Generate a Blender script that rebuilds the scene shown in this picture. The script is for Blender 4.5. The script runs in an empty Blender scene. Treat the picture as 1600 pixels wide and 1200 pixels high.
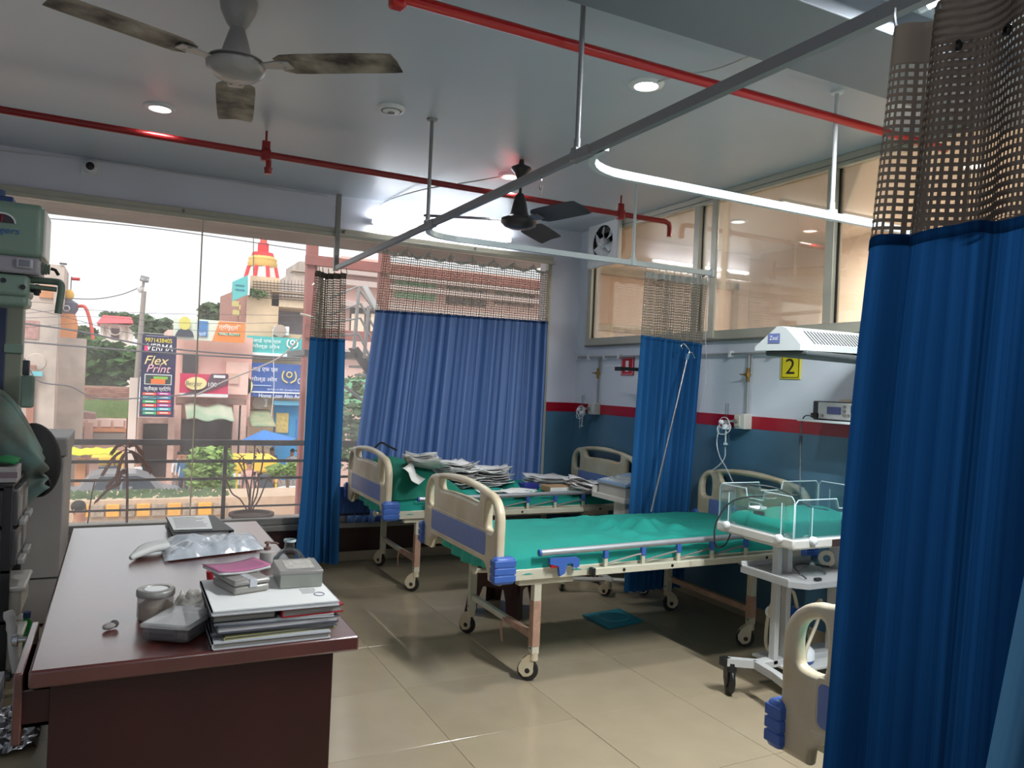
import bpy, bmesh, math, random
from math import sin, cos, pi, radians as RAD
from mathutils import Vector, Matrix, noise as mnoise
random.seed(7)
S = bpy.context.scene
COL = S.collection
V = Vector
# ------------------------------------------------------------------ camera
YAW, PITCH, ROLL, F, H = RAD(26.95), RAD(.09), RAD(2.48), 1204.0, 1.6
fw = V((sin(YAW)*cos(PITCH), cos(YAW)*cos(PITCH), sin(PITCH)))
rt = V((cos(YAW), -sin(YAW), 0)); up = rt.cross(fw)
rt, up = cos(ROLL)*rt + sin(ROLL)*up, -sin(ROLL)*rt + cos(ROLL)*up
CAM = V((0, 0, H))
cd = bpy.data.cameras.new('camera'); cam = bpy.data.objects.new('camera', cd); COL.objects.link(cam)
cd.sensor_width = 36; cd.lens = 36*F/1600; cd.clip_start = .05; cd.clip_end = 400
cam.matrix_world = Matrix(((rt.x, up.x, -fw.x, 0), (rt.y, up.y, -fw.y, 0), (rt.z, up.z, -fw.z, H), (0, 0, 0, 1)))
S.camera = cam
def ray(x, y): return rt*((x-800)/F) - up*((y-600)/F) + fw
def PY(x, y, Y): d = ray(x, y); return CAM + d*(Y/d.y)      # point of the plane Y seen at a pixel
def PX(x, y, X): d = ray(x, y); return CAM + d*(X/d.x)
def PZ(x, y, z): d = ray(x, y); return CAM + d*((z-H)/d.z)
# ------------------------------------------------------------------ world, sun, exposure
def lin(c): return tuple(((v/255)/12.92 if v/255 <= .04045 else ((v/255+.055)/1.055)**2.4) for v in c)
w = bpy.data.worlds.new('overcast'); S.world = w; w.use_nodes = True
bg = w.node_tree.nodes['Background']; bg.inputs[0].default_value = (*lin((243, 247, 252)), 1); bg.inputs[1].default_value = 1.15
sl = bpy.data.lights.new('sun', 'SUN'); sl.energy = 2.0; sl.angle = RAD(25); sl.color = (1, .97, .94)
so = bpy.data.objects.new('sun', sl); COL.objects.link(so); so.rotation_euler = (RAD(42), 0, RAD(-28))
S.view_settings.view_transform = 'Standard'; S.view_settings.look = 'None'
S.view_settings.exposure = 0.5; S.view_settings.gamma = 1; S.view_settings.use_curve_mapping = False
LAMP = 2.6
S.cycles.transparent_max_bounces = 32
# ------------------------------------------------------------------ materials
MATS = {}
def mat(name, col, rough=.5, metal=0, var=0, scale=8, bump=0, emit=0, bscale=None, stretch=None, col2=None, spec=None, trans=0, alpha=1, coat=0):
    if name in MATS: return MATS[name]
    m = bpy.data.materials.new(name); m.use_nodes = True; MATS[name] = m
    nt = m.node_tree; N = nt.nodes; L = nt.links; b = N['Principled BSDF']
    c = lin(col); b.inputs['Base Color'].default_value = (*c, 1)
    b.inputs['Roughness'].default_value = rough; b.inputs['Metallic'].default_value = metal
    if spec is not None: b.inputs['Specular IOR Level'].default_value = spec
    if trans: b.inputs['Transmission Weight'].default_value = trans
    if alpha < 1: b.inputs['Alpha'].default_value = alpha
    if coat: b.inputs['Coat Weight'].default_value = coat; b.inputs['Coat Roughness'].default_value = .12
    if emit: b.inputs['Emission Color'].default_value = (*c, 1); b.inputs['Emission Strength'].default_value = emit
    if var or bump:
        tc = N.new('ShaderNodeTexCoord'); mp = N.new('ShaderNodeMapping'); nz = N.new('ShaderNodeTexNoise')
        L.new(tc.outputs['Object'], mp.inputs[0]); L.new(mp.outputs[0], nz.inputs['Vector'])
        if stretch: mp.inputs['Scale'].default_value = stretch
        nz.inputs['Scale'].default_value = scale; nz.inputs['Detail'].default_value = 5
        if var:
            r = N.new('ShaderNodeValToRGB'); c2 = lin(col2) if col2 else tuple(v*(1-var) for v in c)
            r.color_ramp.elements[0].position = .35; r.color_ramp.elements[1].position = .68
            r.color_ramp.elements[0].color = (*c2, 1); r.color_ramp.elements[1].color = (*c, 1)
            L.new(nz.outputs['Fac'], r.inputs[0]); L.new(r.outputs[0], b.inputs['Base Color'])
        if bump:
            bp = N.new('ShaderNodeBump'); bp.inputs['Strength'].default_value = bump; bp.inputs['Distance'].default_value = .01
            if bscale:
                n2 = N.new('ShaderNodeTexNoise'); n2.inputs['Scale'].default_value = bscale; L.new(mp.outputs[0], n2.inputs['Vector']); L.new(n2.outputs['Fac'], bp.inputs['Height'])
            else: L.new(nz.outputs['Fac'], bp.inputs['Height'])
            L.new(bp.outputs[0], b.inputs['Normal'])
    return m
def glass(name, tint=(255, 255, 255), dirt=.06, refl=1.0, dcol=(240, 240, 240), ior=1.45):
    m = bpy.data.materials.new(name); m.use_nodes = True; nt = m.node_tree; N = nt.nodes; L = nt.links; N.remove(N['Principled BSDF'])
    tr = N.new('ShaderNodeBsdfTransparent'); tr.inputs[0].default_value = (*lin(tint), 1)
    gl = N.new('ShaderNodeBsdfGlossy'); gl.inputs['Roughness'].default_value = .02
    fr = N.new('ShaderNodeFresnel'); fr.inputs[0].default_value = ior
    mu = N.new('ShaderNodeMath'); mu.operation = 'MULTIPLY'; mu.inputs[1].default_value = refl; L.new(fr.outputs[0], mu.inputs[0])
    mx = N.new('ShaderNodeMixShader'); L.new(mu.outputs[0], mx.inputs[0]); L.new(tr.outputs[0], mx.inputs[1]); L.new(gl.outputs[0], mx.inputs[2])
    out = mx
    if dirt:
        tl = N.new('ShaderNodeBsdfTranslucent'); tl.inputs[0].default_value = (*lin(dcol), 1)
        nz = N.new('ShaderNodeTexNoise'); nz.inputs['Scale'].default_value = 2.5; nz.inputs['Detail'].default_value = 6
        tc = N.new('ShaderNodeTexCoord'); L.new(tc.outputs['Object'], nz.inputs['Vector'])
        mr = N.new('ShaderNodeMapRange'); mr.inputs[1].default_value = .3; mr.inputs[2].default_value = .75; mr.inputs[3].default_value = dirt*.5; mr.inputs[4].default_value = dirt*1.5
        L.new(nz.outputs['Fac'], mr.inputs[0]); m2 = N.new('ShaderNodeMixShader')
        L.new(mr.outputs[0], m2.inputs[0]); L.new(mx.outputs[0], m2.inputs[1]); L.new(tl.outputs[0], m2.inputs[2]); out = m2
    L.new(out.outputs[0], N['Material Output'].inputs[0]); MATS[name] = m
    return m
def fabric(name, col, col2, freq, transl=.3, net=None, rough=.9):
    """cloth with fine vertical stripes along UV.x; net=(cell, strand) leaves real see-through holes"""
    m = bpy.data.materials.new(name); m.use_nodes = True; nt = m.node_tree; N = nt.nodes; L = nt.links; N.remove(N['Principled BSDF'])
    uv = N.new('ShaderNodeUVMap'); sp = N.new('ShaderNodeSeparateXYZ'); L.new(uv.outputs[0], sp.inputs[0])
    def math(op, a, b=None, c=None):
        n = N.new('ShaderNodeMath'); n.operation = op
        for i, x in enumerate((a, b, c)):
            if x is None: continue
            if isinstance(x, (int, float)): n.inputs[i].default_value = x
            else: L.new(x, n.inputs[i])
        return n.outputs[0]
    nz = N.new('ShaderNodeTexNoise'); nz.noise_dimensions = '1D'; nz.inputs['Scale'].default_value = freq; nz.inputs['Detail'].default_value = 4
    L.new(sp.outputs[0], nz.inputs['W'])
    rp = N.new('ShaderNodeValToRGB'); rp.color_ramp.elements[0].position = .4; rp.color_ramp.elements[1].position = .6
    rp.color_ramp.elements[0].color = (*lin(col), 1); rp.color_ramp.elements[1].color = (*lin(col2), 1); L.new(nz.outputs['Fac'], rp.inputs[0])
    df = N.new('ShaderNodeBsdfDiffuse'); tl = N.new('ShaderNodeBsdfTranslucent'); L.new(rp.outputs[0], df.inputs[0]); L.new(rp.outputs[0], tl.inputs[0])
    mx = N.new('ShaderNodeMixShader'); mx.inputs[0].default_value = transl; L.new(df.outputs[0], mx.inputs[1]); L.new(tl.outputs[0], mx.inputs[2])
    out = mx.outputs[0]
    if net:
        cell, st = net
        a = math('LESS_THAN', math('FRACT', math('DIVIDE', sp.outputs[0], cell)), st); b = math('LESS_THAN', math('FRACT', math('DIVIDE', sp.outputs[1], cell)), st)
        k = math('MAXIMUM', a, b); tr = N.new('ShaderNodeBsdfTransparent'); m2 = N.new('ShaderNodeMixShader')
        L.new(k, m2.inputs[0]); L.new(tr.outputs[0], m2.inputs[1]); L.new(out, m2.inputs[2]); out = m2.outputs[0]
    L.new(out, N['Material Output'].inputs[0]); MATS[name] = m
    return m
# ------------------------------------------------------------------ mesh builder
def frame_of(d):
    d = d.normalized(); a = V((0, 0, 1)) if abs(d.z) < .9 else V((1, 0, 0)); x = a.cross(d).normalized(); return x, d.cross(x)
class B:
    def __init__(s): s.v = []; s.f = []; s.uv = []; s.sm = []; s.mi = []
    def add(s, vs, fs, smooth=False, uvs=None, mi=0):
        o = len(s.v); s.v += [V(p) for p in vs]
        for f in fs:
            s.f.append([i+o for i in f]); s.sm.append(smooth); s.mi.append(mi); s.uv.append([uvs[i] for i in f] if uvs else [(0, 0)]*len(f))
        return s
    def box(s, a, b, bev=0, rot=None, pivot=None, mi=0, seg=2):
        x0, y0, z0 = (min(a[i], b[i]) for i in range(3)); x1, y1, z1 = (max(a[i], b[i]) for i in range(3))
        vs = [V(p) for p in ((x0,y0,z0),(x1,y0,z0),(x1,y1,z0),(x0,y1,z0),(x0,y0,z1),(x1,y0,z1),(x1,y1,z1),(x0,y1,z1))]
        fs = [(0,3,2,1),(4,5,6,7),(0,1,5,4),(1,2,6,5),(2,3,7,6),(3,0,4,7)]
        if bev:
            bm = bmesh.new(); q = [bm.verts.new(p) for p in vs]
            for f in fs: bm.faces.new([q[i] for i in f])
            bev = min(bev, .49*min(x1-x0, y1-y0, z1-z0))
            bmesh.ops.bevel(bm, geom=bm.edges[:], offset=bev, segments=seg, profile=.5, affect='EDGES')
            bm.verts.index_update(); vs = [x.co.copy() for x in bm.verts]; fs = [[x.index for x in f.verts] for f in bm.faces]; bm.free()
        if rot is not None:
            pv = V(pivot) if pivot is not None else V(((x0+x1)/2, (y0+y1)/2, (z0+z1)/2)); vs = [rot @ (p-pv) + pv for p in vs]
        if not bev: return s.add(vs, fs, mi=mi)
        big = []; sml = []
        for f in fs:
            e = [(vs[f[i]]-vs[f[i-1]]).length for i in range(len(f))]; (big if min(e) > bev*.95 and len(f) == 4 and min(e[0], e[1]) > bev*.95 else sml).append(f)
        s.add(vs, big, False, mi=mi); s.add(vs, sml, True, mi=mi); return s
    def cyl(s, p0, p1, r0, r1=None, n=14, cap=True, mi=0):
        p0, p1 = V(p0), V(p1); r1 = r0 if r1 is None else r1; x, y = frame_of(p1-p0); vs = []
        for p, r in ((p0, r0), (p1, r1)): vs += [p + (x*cos(2*pi*i/n) + y*sin(2*pi*i/n))*r for i in range(n)]
        s.add(vs, [(i, (i+1) % n, n+(i+1) % n, n+i) for i in range(n)], True, mi=mi)
        if cap: s.add(vs, [list(range(n))[::-1], list(range(n, 2*n))], mi=mi)
        return s
    def tube(s, pts, r, n=8, closed=False, flat=None, mi=0):
        pts = [V(p) for p in pts]; k = len(pts); vs = []
        px = None
        for i, p in enumerate(pts):
            d = (pts[(i+1) % k]-pts[i-1]) if closed else (pts[min(i+1, k-1)]-pts[max(i-1, 0)])
            d = d.normalized() if d.length > 1e-9 else V((0, 0, 1))
            if px is None: x, y = frame_of(d)
            else:
                x = px - d*px.dot(d); x = x.normalized() if x.length > 1e-6 else frame_of(d)[0]; y = d.cross(x)
            px = x; rr = r[i] if isinstance(r, (list, tuple)) else r
            vs += [p + x*cos(2*pi*j/n)*rr + y*sin(2*pi*j/n)*rr for j in range(n)]
        fs = []
        for i in range(k if closed else k-1):
            a, b = i*n, ((i+1) % k)*n; fs += [(a+j, a+(j+1) % n, b+(j+1) % n, b+j) for j in range(n)]
        s.add(vs, fs, True, mi=mi)
        if not closed: s.add(vs, [list(range(n))[::-1], list(range((k-1)*n, k*n))], mi=mi)
        return s
    def lathe(s, prof, c=(0, 0, 0), n=20, axis=None, mi=0, scale=(1, 1)):
        c = V(c); ax = V(axis).normalized() if axis is not None else V((0, 0, 1)); x, y = (V((1, 0, 0)), V((0, 1, 0))) if axis is None else frame_of(ax)
        vs = []
        for r, h in prof: vs += [c + ax*h + x*cos(2*pi*i/n)*r*scale[0] + y*sin(2*pi*i/n)*r*scale[1] for i in range(n)]
        fs = []
        for k in range(len(prof)-1): fs += [(k*n+i, k*n+(i+1) % n, (k+1)*n+(i+1) % n, (k+1)*n+i) for i in range(n)]
        s.add(vs, fs, True, mi=mi); return s
    def ell(s, c, r, n=14, m=8, rot=None, mi=0):
        prof = [(max(1e-4, sin(pi*k/m)), -cos(pi*k/m)) for k in range(m+1)]; c = V(c); vs = []
        for a, h in prof:
            for i in range(n):
                p = V((cos(2*pi*i/n)*a*r[0], sin(2*pi*i/n)*a*r[1], h*r[2])); vs.append(c + (rot @ p if rot else p))
        fs = [(k*n+i, k*n+(i+1) % n, (k+1)*n+(i+1) % n, (k+1)*n+i) for k in range(m) for i in range(n)]
        return s.add(vs, fs, True, mi=mi)
    def prism(s, poly, ex, smooth=False, mi=0):
        """poly: list of 3D points of a planar outline, extruded by vector ex"""
        n = len(poly); p = [V(q) for q in poly]; ex = V(ex); vs = p + [q+ex for q in p]
        return s.add(vs, [list(range(n))[::-1], list(range(n, 2*n))] + [(i, (i+1) % n, n+(i+1) % n, n+i) for i in range(n)], smooth, mi=mi)
    def sheet(s, fn, nu, nv, uvf=None, smooth=True, mi=0):
        vs = []; uv = []
        for j in range(nv+1):
            for i in range(nu+1): vs.append(V(fn(i/nu, j/nv))); uv.append(uvf(i/nu, j/nv) if uvf else (i/nu, j/nv))
        return s.add(vs, [(j*(nu+1)+i, j*(nu+1)+i+1, (j+1)*(nu+1)+i+1, (j+1)*(nu+1)+i) for j in range(nv) for i in range(nu)], smooth, uv, mi)
    def build(s, name, m, parent=None, label=None, cat=None, group=None, kind=None, thick=0, sub=0, origin=None):
        off = V((0, 0, 0)); p = parent
        while p is not None: off += p.location; p = p.parent
        if parent is None:
            if origin is not None: off = V(origin)
            elif s.v and kind != 'structure':
                xs = [q.x for q in s.v]; ys = [q.y for q in s.v]; off = V(((min(xs)+max(xs))/2, (min(ys)+max(ys))/2, min(q.z for q in s.v)))
        me = bpy.data.meshes.new(name); me.from_pydata([q-off for q in s.v], [], s.f)
        for mm in (m if isinstance(m, (list, tuple)) else [m]): me.materials.append(mm)
        me.polygons.foreach_set('use_smooth', s.sm); me.polygons.foreach_set('material_index', s.mi)
        ul = me.uv_layers.new(name='UVMap'); fl = [c for f in s.uv for t in f for c in t]; ul.data.foreach_set('uv', fl)
        me.update()
        if any(s.sm): me.set_sharp_from_angle(angle=RAD(50)); me.polygons.foreach_set('use_smooth', s.sm)
        o = bpy.data.objects.new(name, me); COL.objects.link(o)
        if parent is None: o.location = off
        else: o.parent = parent
        if thick: k = o.modifiers.new('thick', 'SOLIDIFY'); k.thickness = thick; k.offset = 0
        if sub: k = o.modifiers.new('sub', 'SUBSURF'); k.levels = k.render_levels = sub
        return tag(o, label, cat, group, kind)
def tag(o, label=None, cat=None, group=None, kind=None):
    for k, x in (('label', label), ('category', cat), ('group', group), ('kind', kind)):
        if x: o[k] = x
    return o
def thing(name, loc, label, cat, group=None):
    o = bpy.data.objects.new(name, None); COL.objects.link(o); o.location = V(loc); o.empty_display_size = .1
    return tag(o, label, cat, group)
def dup(o, parent=None, loc=None, label=None, rotz=None):
    c = o.copy(); COL.objects.link(c)
    if parent: c.parent = parent
    if loc is not None: c.location = V(loc)
    if rotz is not None: c.rotation_euler.z = rotz
    if label: c['label'] = label
    for ch in [x for x in bpy.data.objects if x.parent == o]: dup(ch, c)
    return c
def struct(name, b, m, parent=None): return b.build(name, m, parent, kind='structure')
def outline(poly, holes, depth, bev, plane):
    """flat outline with holes -> verts/faces via a filled 2D curve; plane maps (u, v, w) to world"""
    cu = bpy.data.curves.new('o', 'CURVE'); cu.dimensions = '2D'; cu.fill_mode = 'BOTH'; cu.extrude = max(depth/2-bev, .0005); cu.bevel_depth = bev; cu.bevel_resolution = 2; cu.offset = -bev
    for pl in [poly]+holes:
        sp = cu.splines.new('POLY'); sp.points.add(len(pl)-1); sp.use_cyclic_u = True
        for q, p in zip(sp.points, pl): q.co = (p[0], p[1], 0, 1)
    ob = bpy.data.objects.new('o', cu); me = bpy.data.meshes.new_from_object(ob)
    vs = [plane(*x.co) for x in me.vertices]; fs = [list(p.vertices) for p in me.polygons]; sm = [abs(p.normal.z) < .98 for p in me.polygons]
    bpy.data.objects.remove(ob); bpy.data.curves.remove(cu); bpy.data.meshes.remove(me)
    b = B(); b.add(vs, fs); b.sm = sm
    return b
def rrect(cx, cy, w, h, r, n=4):
    out = []
    for k, (sx, sy) in enumerate(((1, 1), (-1, 1), (-1, -1), (1, -1))):
        for i in range(n+1):
            a = pi/2*(k+i/n); out.append((cx+sx*(w/2-r)+cos(a)*r, cy+sy*(h/2-r)+sin(a)*r))
    return out
def smoothpoly(pts, n=3, closed=True):
    for _ in range(n):
        q = []; k = len(pts)
        for i in range(k):
            a, b = V(pts[i]), V(pts[(i+1) % k]); q += [a*.75+b*.25, a*.25+b*.75]
        pts = q
    return [tuple(p) for p in pts]
def curve(pts, n=8):
    """Catmull-Rom through points"""
    pts = [V(p) for p in pts]; P = [pts[0]*2-pts[1]]+pts+[pts[-1]*2-pts[-2]]; out = []
    for i in range(1, len(P)-2):
        for k in range(n):
            t = k/n; a, b, c, d = P[i-1], P[i], P[i+1], P[i+2]
            out.append(.5*((2*b)+(c-a)*t+(2*a-5*b+4*c-d)*t*t+(3*b-a-3*c+d)*t**3))
    return out+[pts[-1]]
def text(body, c, w, h, right, upv, m, parent=None, name='lettering', ex=.001, shear=0):
    cu = bpy.data.curves.new('t', 'FONT'); cu.body = body; cu.shear = shear
    ob = bpy.data.objects.new('t', cu); me0 = bpy.data.meshes.new_from_object(ob)
    vs = [x.co.copy() for x in me0.vertices]; fs = [list(p.vertices) for p in me0.polygons]
    bpy.data.objects.remove(ob); bpy.data.curves.remove(cu); bpy.data.meshes.remove(me0)
    if not vs: return None
    x0, x1 = min(p.x for p in vs), max(p.x for p in vs); y0, y1 = min(p.y for p in vs), max(p.y for p in vs)
    R, U = V(right).normalized(), V(upv).normalized(); Nn = R.cross(U)
    b = B(); b.add([V(c)+R*((p.x-(x0+x1)/2)/(x1-x0)*w)+U*((p.y-(y0+y1)/2)/(y1-y0)*h)+Nn*ex for p in vs], fs)
    return b.build(name, m, parent)
def nz(x, y=0, z=0, s=1): return mnoise.noise(V((x*s, y*s, z*s)))
# ------------------------------------------------------------------ room shell
XL, XR, YB, YF, ZC = -1.7, 4.1, 6.65, -2.2, 3.17
white = mat('wall_white', (220, 225, 234), .55, var=.05, scale=3, bump=.08, bscale=60)
lint = mat('lintel_white', (226, 226, 238), .55, var=.06, scale=2)
ceilm = mat('ceiling_paint', (188, 197, 208), .32, var=.05, scale=1.2, bump=.06, bscale=4)
blue_w = mat('wall_blue', (80, 120, 146), .3, var=.18, scale=2.2, bump=.05, bscale=40)
red_w = mat('wall_red', (168, 14, 38), .3, var=.1, scale=4)
tile_m = mat('floor_tile', (164, 149, 124), .16, var=.07, scale=5, spec=.55)
tile_m2 = mat('floor_tile_b', (160, 145, 120), .18, var=.07, scale=6, spec=.55)
grout = mat('grout', (120, 108, 92), .8)
skirt_m = mat('skirting', (178, 160, 136), .25, var=.08, scale=8)
alum = mat('aluminium', (196, 192, 176), .38, .25, var=.06, scale=10)
alu2 = mat('bare_aluminium', (150, 146, 140), .4, .55, var=.1, scale=10)
dwood = mat('panel_wood', (62, 26, 22), .3, var=.4, scale=5, stretch=(1, 8, 8))
pvc = mat('white_pvc', (226, 228, 230), .35)
fl = B().box((XL, YF, -.12), (XR, YB+.1, -.006)); floor = struct('floor', fl, grout)
T = .65; tb = None
k = 0
for i in range(-5, 5):
    for j in range(-9, 6):
        x0, y0 = 2.03+i*T, 3.165+j*T; x1, y1 = x0+T, y0+T
        x0, x1, y0, y1 = max(x0, XL), min(x1, XR), max(y0, YF), min(y1, YB)
        if x1-x0 < .02 or y1-y0 < .02: continue
        g = .0012
        o = B().box((x0+g, y0+g, -.008), (x1-g, y1-g, random.choice((0, 0, -.0004))), .0008, seg=1).build('floor_tile', random.choice((tile_m, tile_m2)), floor)
ceiling = struct('ceiling', B().box((XL, YF, ZC), (XR, YB+.3, ZC+.15)), ceilm)
struct('trim_1', B().box((XL, 2.06, ZC-.12), (XR, 2.51, ZC+.01), .004), mat('beam_shade_grey', (116, 122, 130), .5))                 # dropped ceiling beam, shade of its unlit underside put into the grey
struct('wall_left', B().box((XL-.1, YF, 0), (XL, YB, ZC)), white)
struct('wall_front', B().box((XL, YF-.1, 0), (XR, YF, ZC)), white)
# back wall: lintel over the glass, pier on the right, panelled dwarf wall
struct('wall_back', B().box((XL, YB, 2.85), (XR, YB+.22, ZC)).box((3.76, YB, 0), (XR+.1, YB+.22, 2.85)), lint)
struct('wall_back_dado', B().box((3.745, YB-.008, 0), (XR, YB+.01, 1.36)), blue_w)
struct('trim_2', B().box((3.74, YB-.009, 1.36), (XR, YB+.01, 1.45)), red_w)
struct('wall_back_panel', B().box((XL, YB, .08), (3.76, YB+.2, .3), .003), dwood)
struct('baseboard_back', B().box((XL, YB-.02, 0), (XR, YB+.1, .085), .004), skirt_m)
# right wall
struct('wall_right', B().box((XR, YF, 0), (XR+.12, YB+.2, 2.02)).box((XR, 6.46, 2.02), (XR+.12, YB+.2, ZC)).box((XR, YF, 2.02), (XR+.12, -.2, ZC)), white)
struct('wall_right_dado', B().box((XR-.006, YF, 0), (XR+.01, YB, 1.36)), blue_w)
struct('trim_3', B().box((XR-.008, YF, 1.36), (XR+.01, YB, 1.45)), red_w)
struct('baseboard_right', B().box((XR-.022, YF, 0), (XR, YB, .1), .004), skirt_m)
# main window: frame, two panes meeting at a butt joint
win = struct('window_1', B().box((XL, YB-.05, 2.83), (3.76, YB+.06, 2.885), .006).box((XL, YB-.09, 2.80), (3.76, YB-.05, 2.835), .004), alum)
B().box((XL, YB-.07, .3), (3.76, YB+.08, .345), .004).box((XL, YB-.02, .345), (3.76, YB+.04, .40), .004).build('window_sill', alu2, win)
B().box((3.72, YB-.02, .4), (3.76, YB+.04, 2.83), .004).build('window_jamb', alum, win)
gm = glass('window_glass', (250, 251, 250), .09, .5)  # pane dirt, raised so it also stands in for outdoor haze
gm_joint = mat('joint_sealant', (210, 196, 176), .5)
for x0, x1 in ((XL, .538), (.545, 3.74)):
    B().box((x0, YB+.012, .38), (x1, YB+.018, 2.84)).build('window_pane', gm, win)
B().box((.537, YB+.008, .4), (.547, YB+.022, 2.83)).build('sealant_joint', gm_joint, win)
for px in (287, 537, 742):
    p = PY(px, 330 if px < 300 else 374 if px < 600 else 392, YB-.06)
    B().cyl((p.x, YB-.055, 2.86), (p.x, YB-.075, 2.86), .012).cyl((p.x, YB-.075, 2.825), (p.x, YB-.075, 2.865), .006).build('track_bracket', alu2, win)
# glazed partition on the right wall
fr = B(); y0, y1, z0, z1 = -.2, 6.46, 2.02, ZC
fr.box((XR-.03, y0, z1-.075), (XR+.05, y1, z1), .004).box((XR-.03, y0, z0), (XR+.05, y1, z0+.07), .004)
for y in (6.425, 4.86, 3.55, 2.1, .7): fr.box((XR-.028, y-.034, z0), (XR+.05, y+.034, z1), .004)
part = struct('window_2', fr, alum)
B().box((XR-.034, y0, z1-.05), (XR-.026, y1, z1-.045)).box((XR-.034, y0, z0-.012), (XR+.0, y1, z0), .002).build('frame_bead', mat('frame_bead_grey', (120, 116, 104), .5), part)  # bead strips in a darker grey than the frame
gm2 = glass('partition_glass', (250, 246, 238), .03, .75, ior=1.5)
for a, b in ((6.39, 4.894), (4.826, 3.584), (3.516, 2.134), (2.066, .734), (.666, -.16)):
    B().box((XR+.008, b, z0+.07), (XR+.014, a, z1-.075)).build('partition_pane', gm2, part)
    B().box((XR+.004, a-.012, z0+.07), (XR+.016, a, z1-.075)).build('pane_gasket', mat('rubber_gasket', (28, 28, 28), .6), part)
B().box((XR-.05, 4.60, 2.03), (XR-.03, 4.66, ZC-.02), .003).build('aluminium_strip', alum, part)
# inner room behind the partition (cream walls, its own window in the same facade)
cream = mat('cream_wall', (236, 214, 194), .6, var=.04, scale=1.5)
struct('wall_inner_room', B().box((6.36, -1, 0), (6.46, YB+.2, 3.3)).box((XR+.12, -1.1, 0), (6.46, -1, 3.3)), cream)
struct('wall_inner_room_back', B().box((XR+.12, YB, 0), (6.46, YB+.2, 2.2)).box((XR+.12, YB, 2.86), (6.46, YB+.2, 3.3)).box((6.2, YB, 2.2), (6.46, YB+.2, 2.86)), cream)
struct('floor_inner_room', B().box((XR+.12, -1, -.1), (6.46, YB, 0)), tile_m)
struct('ceiling_inner_room', B().box((XR+.12, -1, 3.2), (6.46, YB, 3.3)), mat('inner_ceiling', (226, 214, 200), .6))
w3 = struct('window_3', B().box((4.22, YB-.02, 2.78), (6.2, YB+.06, 2.86), .004).box((4.22, YB-.02, 2.2), (6.2, YB+.06, 2.27), .004).box((6.13, YB-.02, 2.2), (6.2, YB+.06, 2.86), .004).box((5.2, YB-.02, 2.2), (5.25, YB+.06, 2.86), .004), mat('tan_frame', (190, 172, 144), .5))
fm = bpy.data.materials.new('frosted_film'); fm.use_nodes = True; _n = fm.node_tree; _b = _n.nodes['Principled BSDF']; _n.nodes.remove(_b)
_t = _n.nodes.new('ShaderNodeBsdfTranslucent'); _t.inputs[0].default_value = (*lin((252, 232, 212)), 1); _n.links.new(_t.outputs[0], _n.nodes['Material Output'].inputs[0])
for a, b in ((4.24, 5.2), (5.25, 6.13)): B().box((a, YB+.03, 2.27), (b, YB+.036, 2.78)).build('frosted_pane', fm, w3)
def area(loc, sx, sy, e, col=(1, 1, 1), rot=(0, 0, 0), name='lamp_light', parent=None):
    l = bpy.data.lights.new(name, 'AREA'); l.shape = 'RECTANGLE'; l.size = sx; l.size_y = sy; l.energy = e; l.color = col
    o = bpy.data.objects.new(name, l); COL.objects.link(o); o.rotation_euler = rot
    if parent: o.parent = parent; o.location = V(loc)-parent.location
    else: o.location = V(loc)
    return o
ledm = mat('led_panel', (255, 250, 242), .5, emit=5)
tubem = mat('tube_glow', (246, 250, 255), .5, emit=5)
# ------------------------------------------------------------------ room lamps, plus unseen lamps added for fill
def downlight(x, y, label, watt=9, z=ZC):
    t = thing('downlight', (x, y, z), label, 'ceiling light')
    B().lathe([(.0, -.004), (.06, -.004), (.062, -.016), (.085, -.012), (.092, -.002), (.092, .004)], (x, y, z)).build('rim', pvc, t)
    B().lathe([(.001, -.009), (.058, -.009)], (x, y, z)).build('diffuser', ledm, t)
    l = bpy.data.lights.new('downlight_lamp', 'SPOT'); l.energy = watt*LAMP; l.spot_size = RAD(125); l.spot_blend = .9; l.shadow_soft_size = .11; l.color = (.95, .98, 1)
    o = bpy.data.objects.new('downlight_lamp', l); COL.objects.link(o); o.parent = t; o.location = (0, 0, -.03)
    return t
downlight(.149, 5.085, 'round recessed ceiling light over the window side, nearest the camera dome', 8)
downlight(2.338, 3.23, 'round recessed ceiling light beside the front red pipe', 27)
downlight(2.542, 5.181, 'round recessed ceiling light behind the dark fan', 34)
downlight(5.0, 3.2, 'unseen round light added to brighten the cream room behind the partition', 34, 3.2)  # this and the next: unseen lamps added to light the cream room
downlight(5.0, 5.4, 'second unseen round light added to brighten the cream room behind the partition', 34, 3.2)
def tubelight(a, b, label, name='tube_light', e=14, nrm=(0, -1, 0)):
    a, b, nn = V(a), V(b), V(nrm); c = (a+b)/2; t = thing(name, c, label, 'tube light')
    d = (b-a).normalized()
    B().cyl(a+nn*.035, b+nn*.035, .016, n=12).build('tube', tubem, t)
    bb = B(); u = d.cross(nn)
    pts = [a+u*.028, a-u*.028, a-u*.02+nn*.022, a+u*.02+nn*.022]
    bb.prism(pts, b-a); bb.build('batten', pvc, t)
    for p, s in ((a, 1), (b, -1)): B().cyl(p+nn*.035-d*s*.02, p+nn*.035+d*s*.015, .02).build('end_cap', pvc, t)
    q = area(c+nn*.07, (b-a).length, .03, e*LAMP, (.92, .97, 1), parent=t)
    q.rotation_euler = nn.to_track_quat('-Z', 'Y').to_euler() if abs(nn.z) < .5 else (0, 0, math.atan2(d.y, d.x))
    if abs(nn.z) < .5: q.rotation_euler = (RAD(90), 0, 0) if nn.y < 0 else q.rotation_euler
    return t
tubelight((1.93, YB, 2.985), (3.26, YB, 2.985), 'long white tube light on the wall above the blue window curtain', e=3.2)
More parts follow.
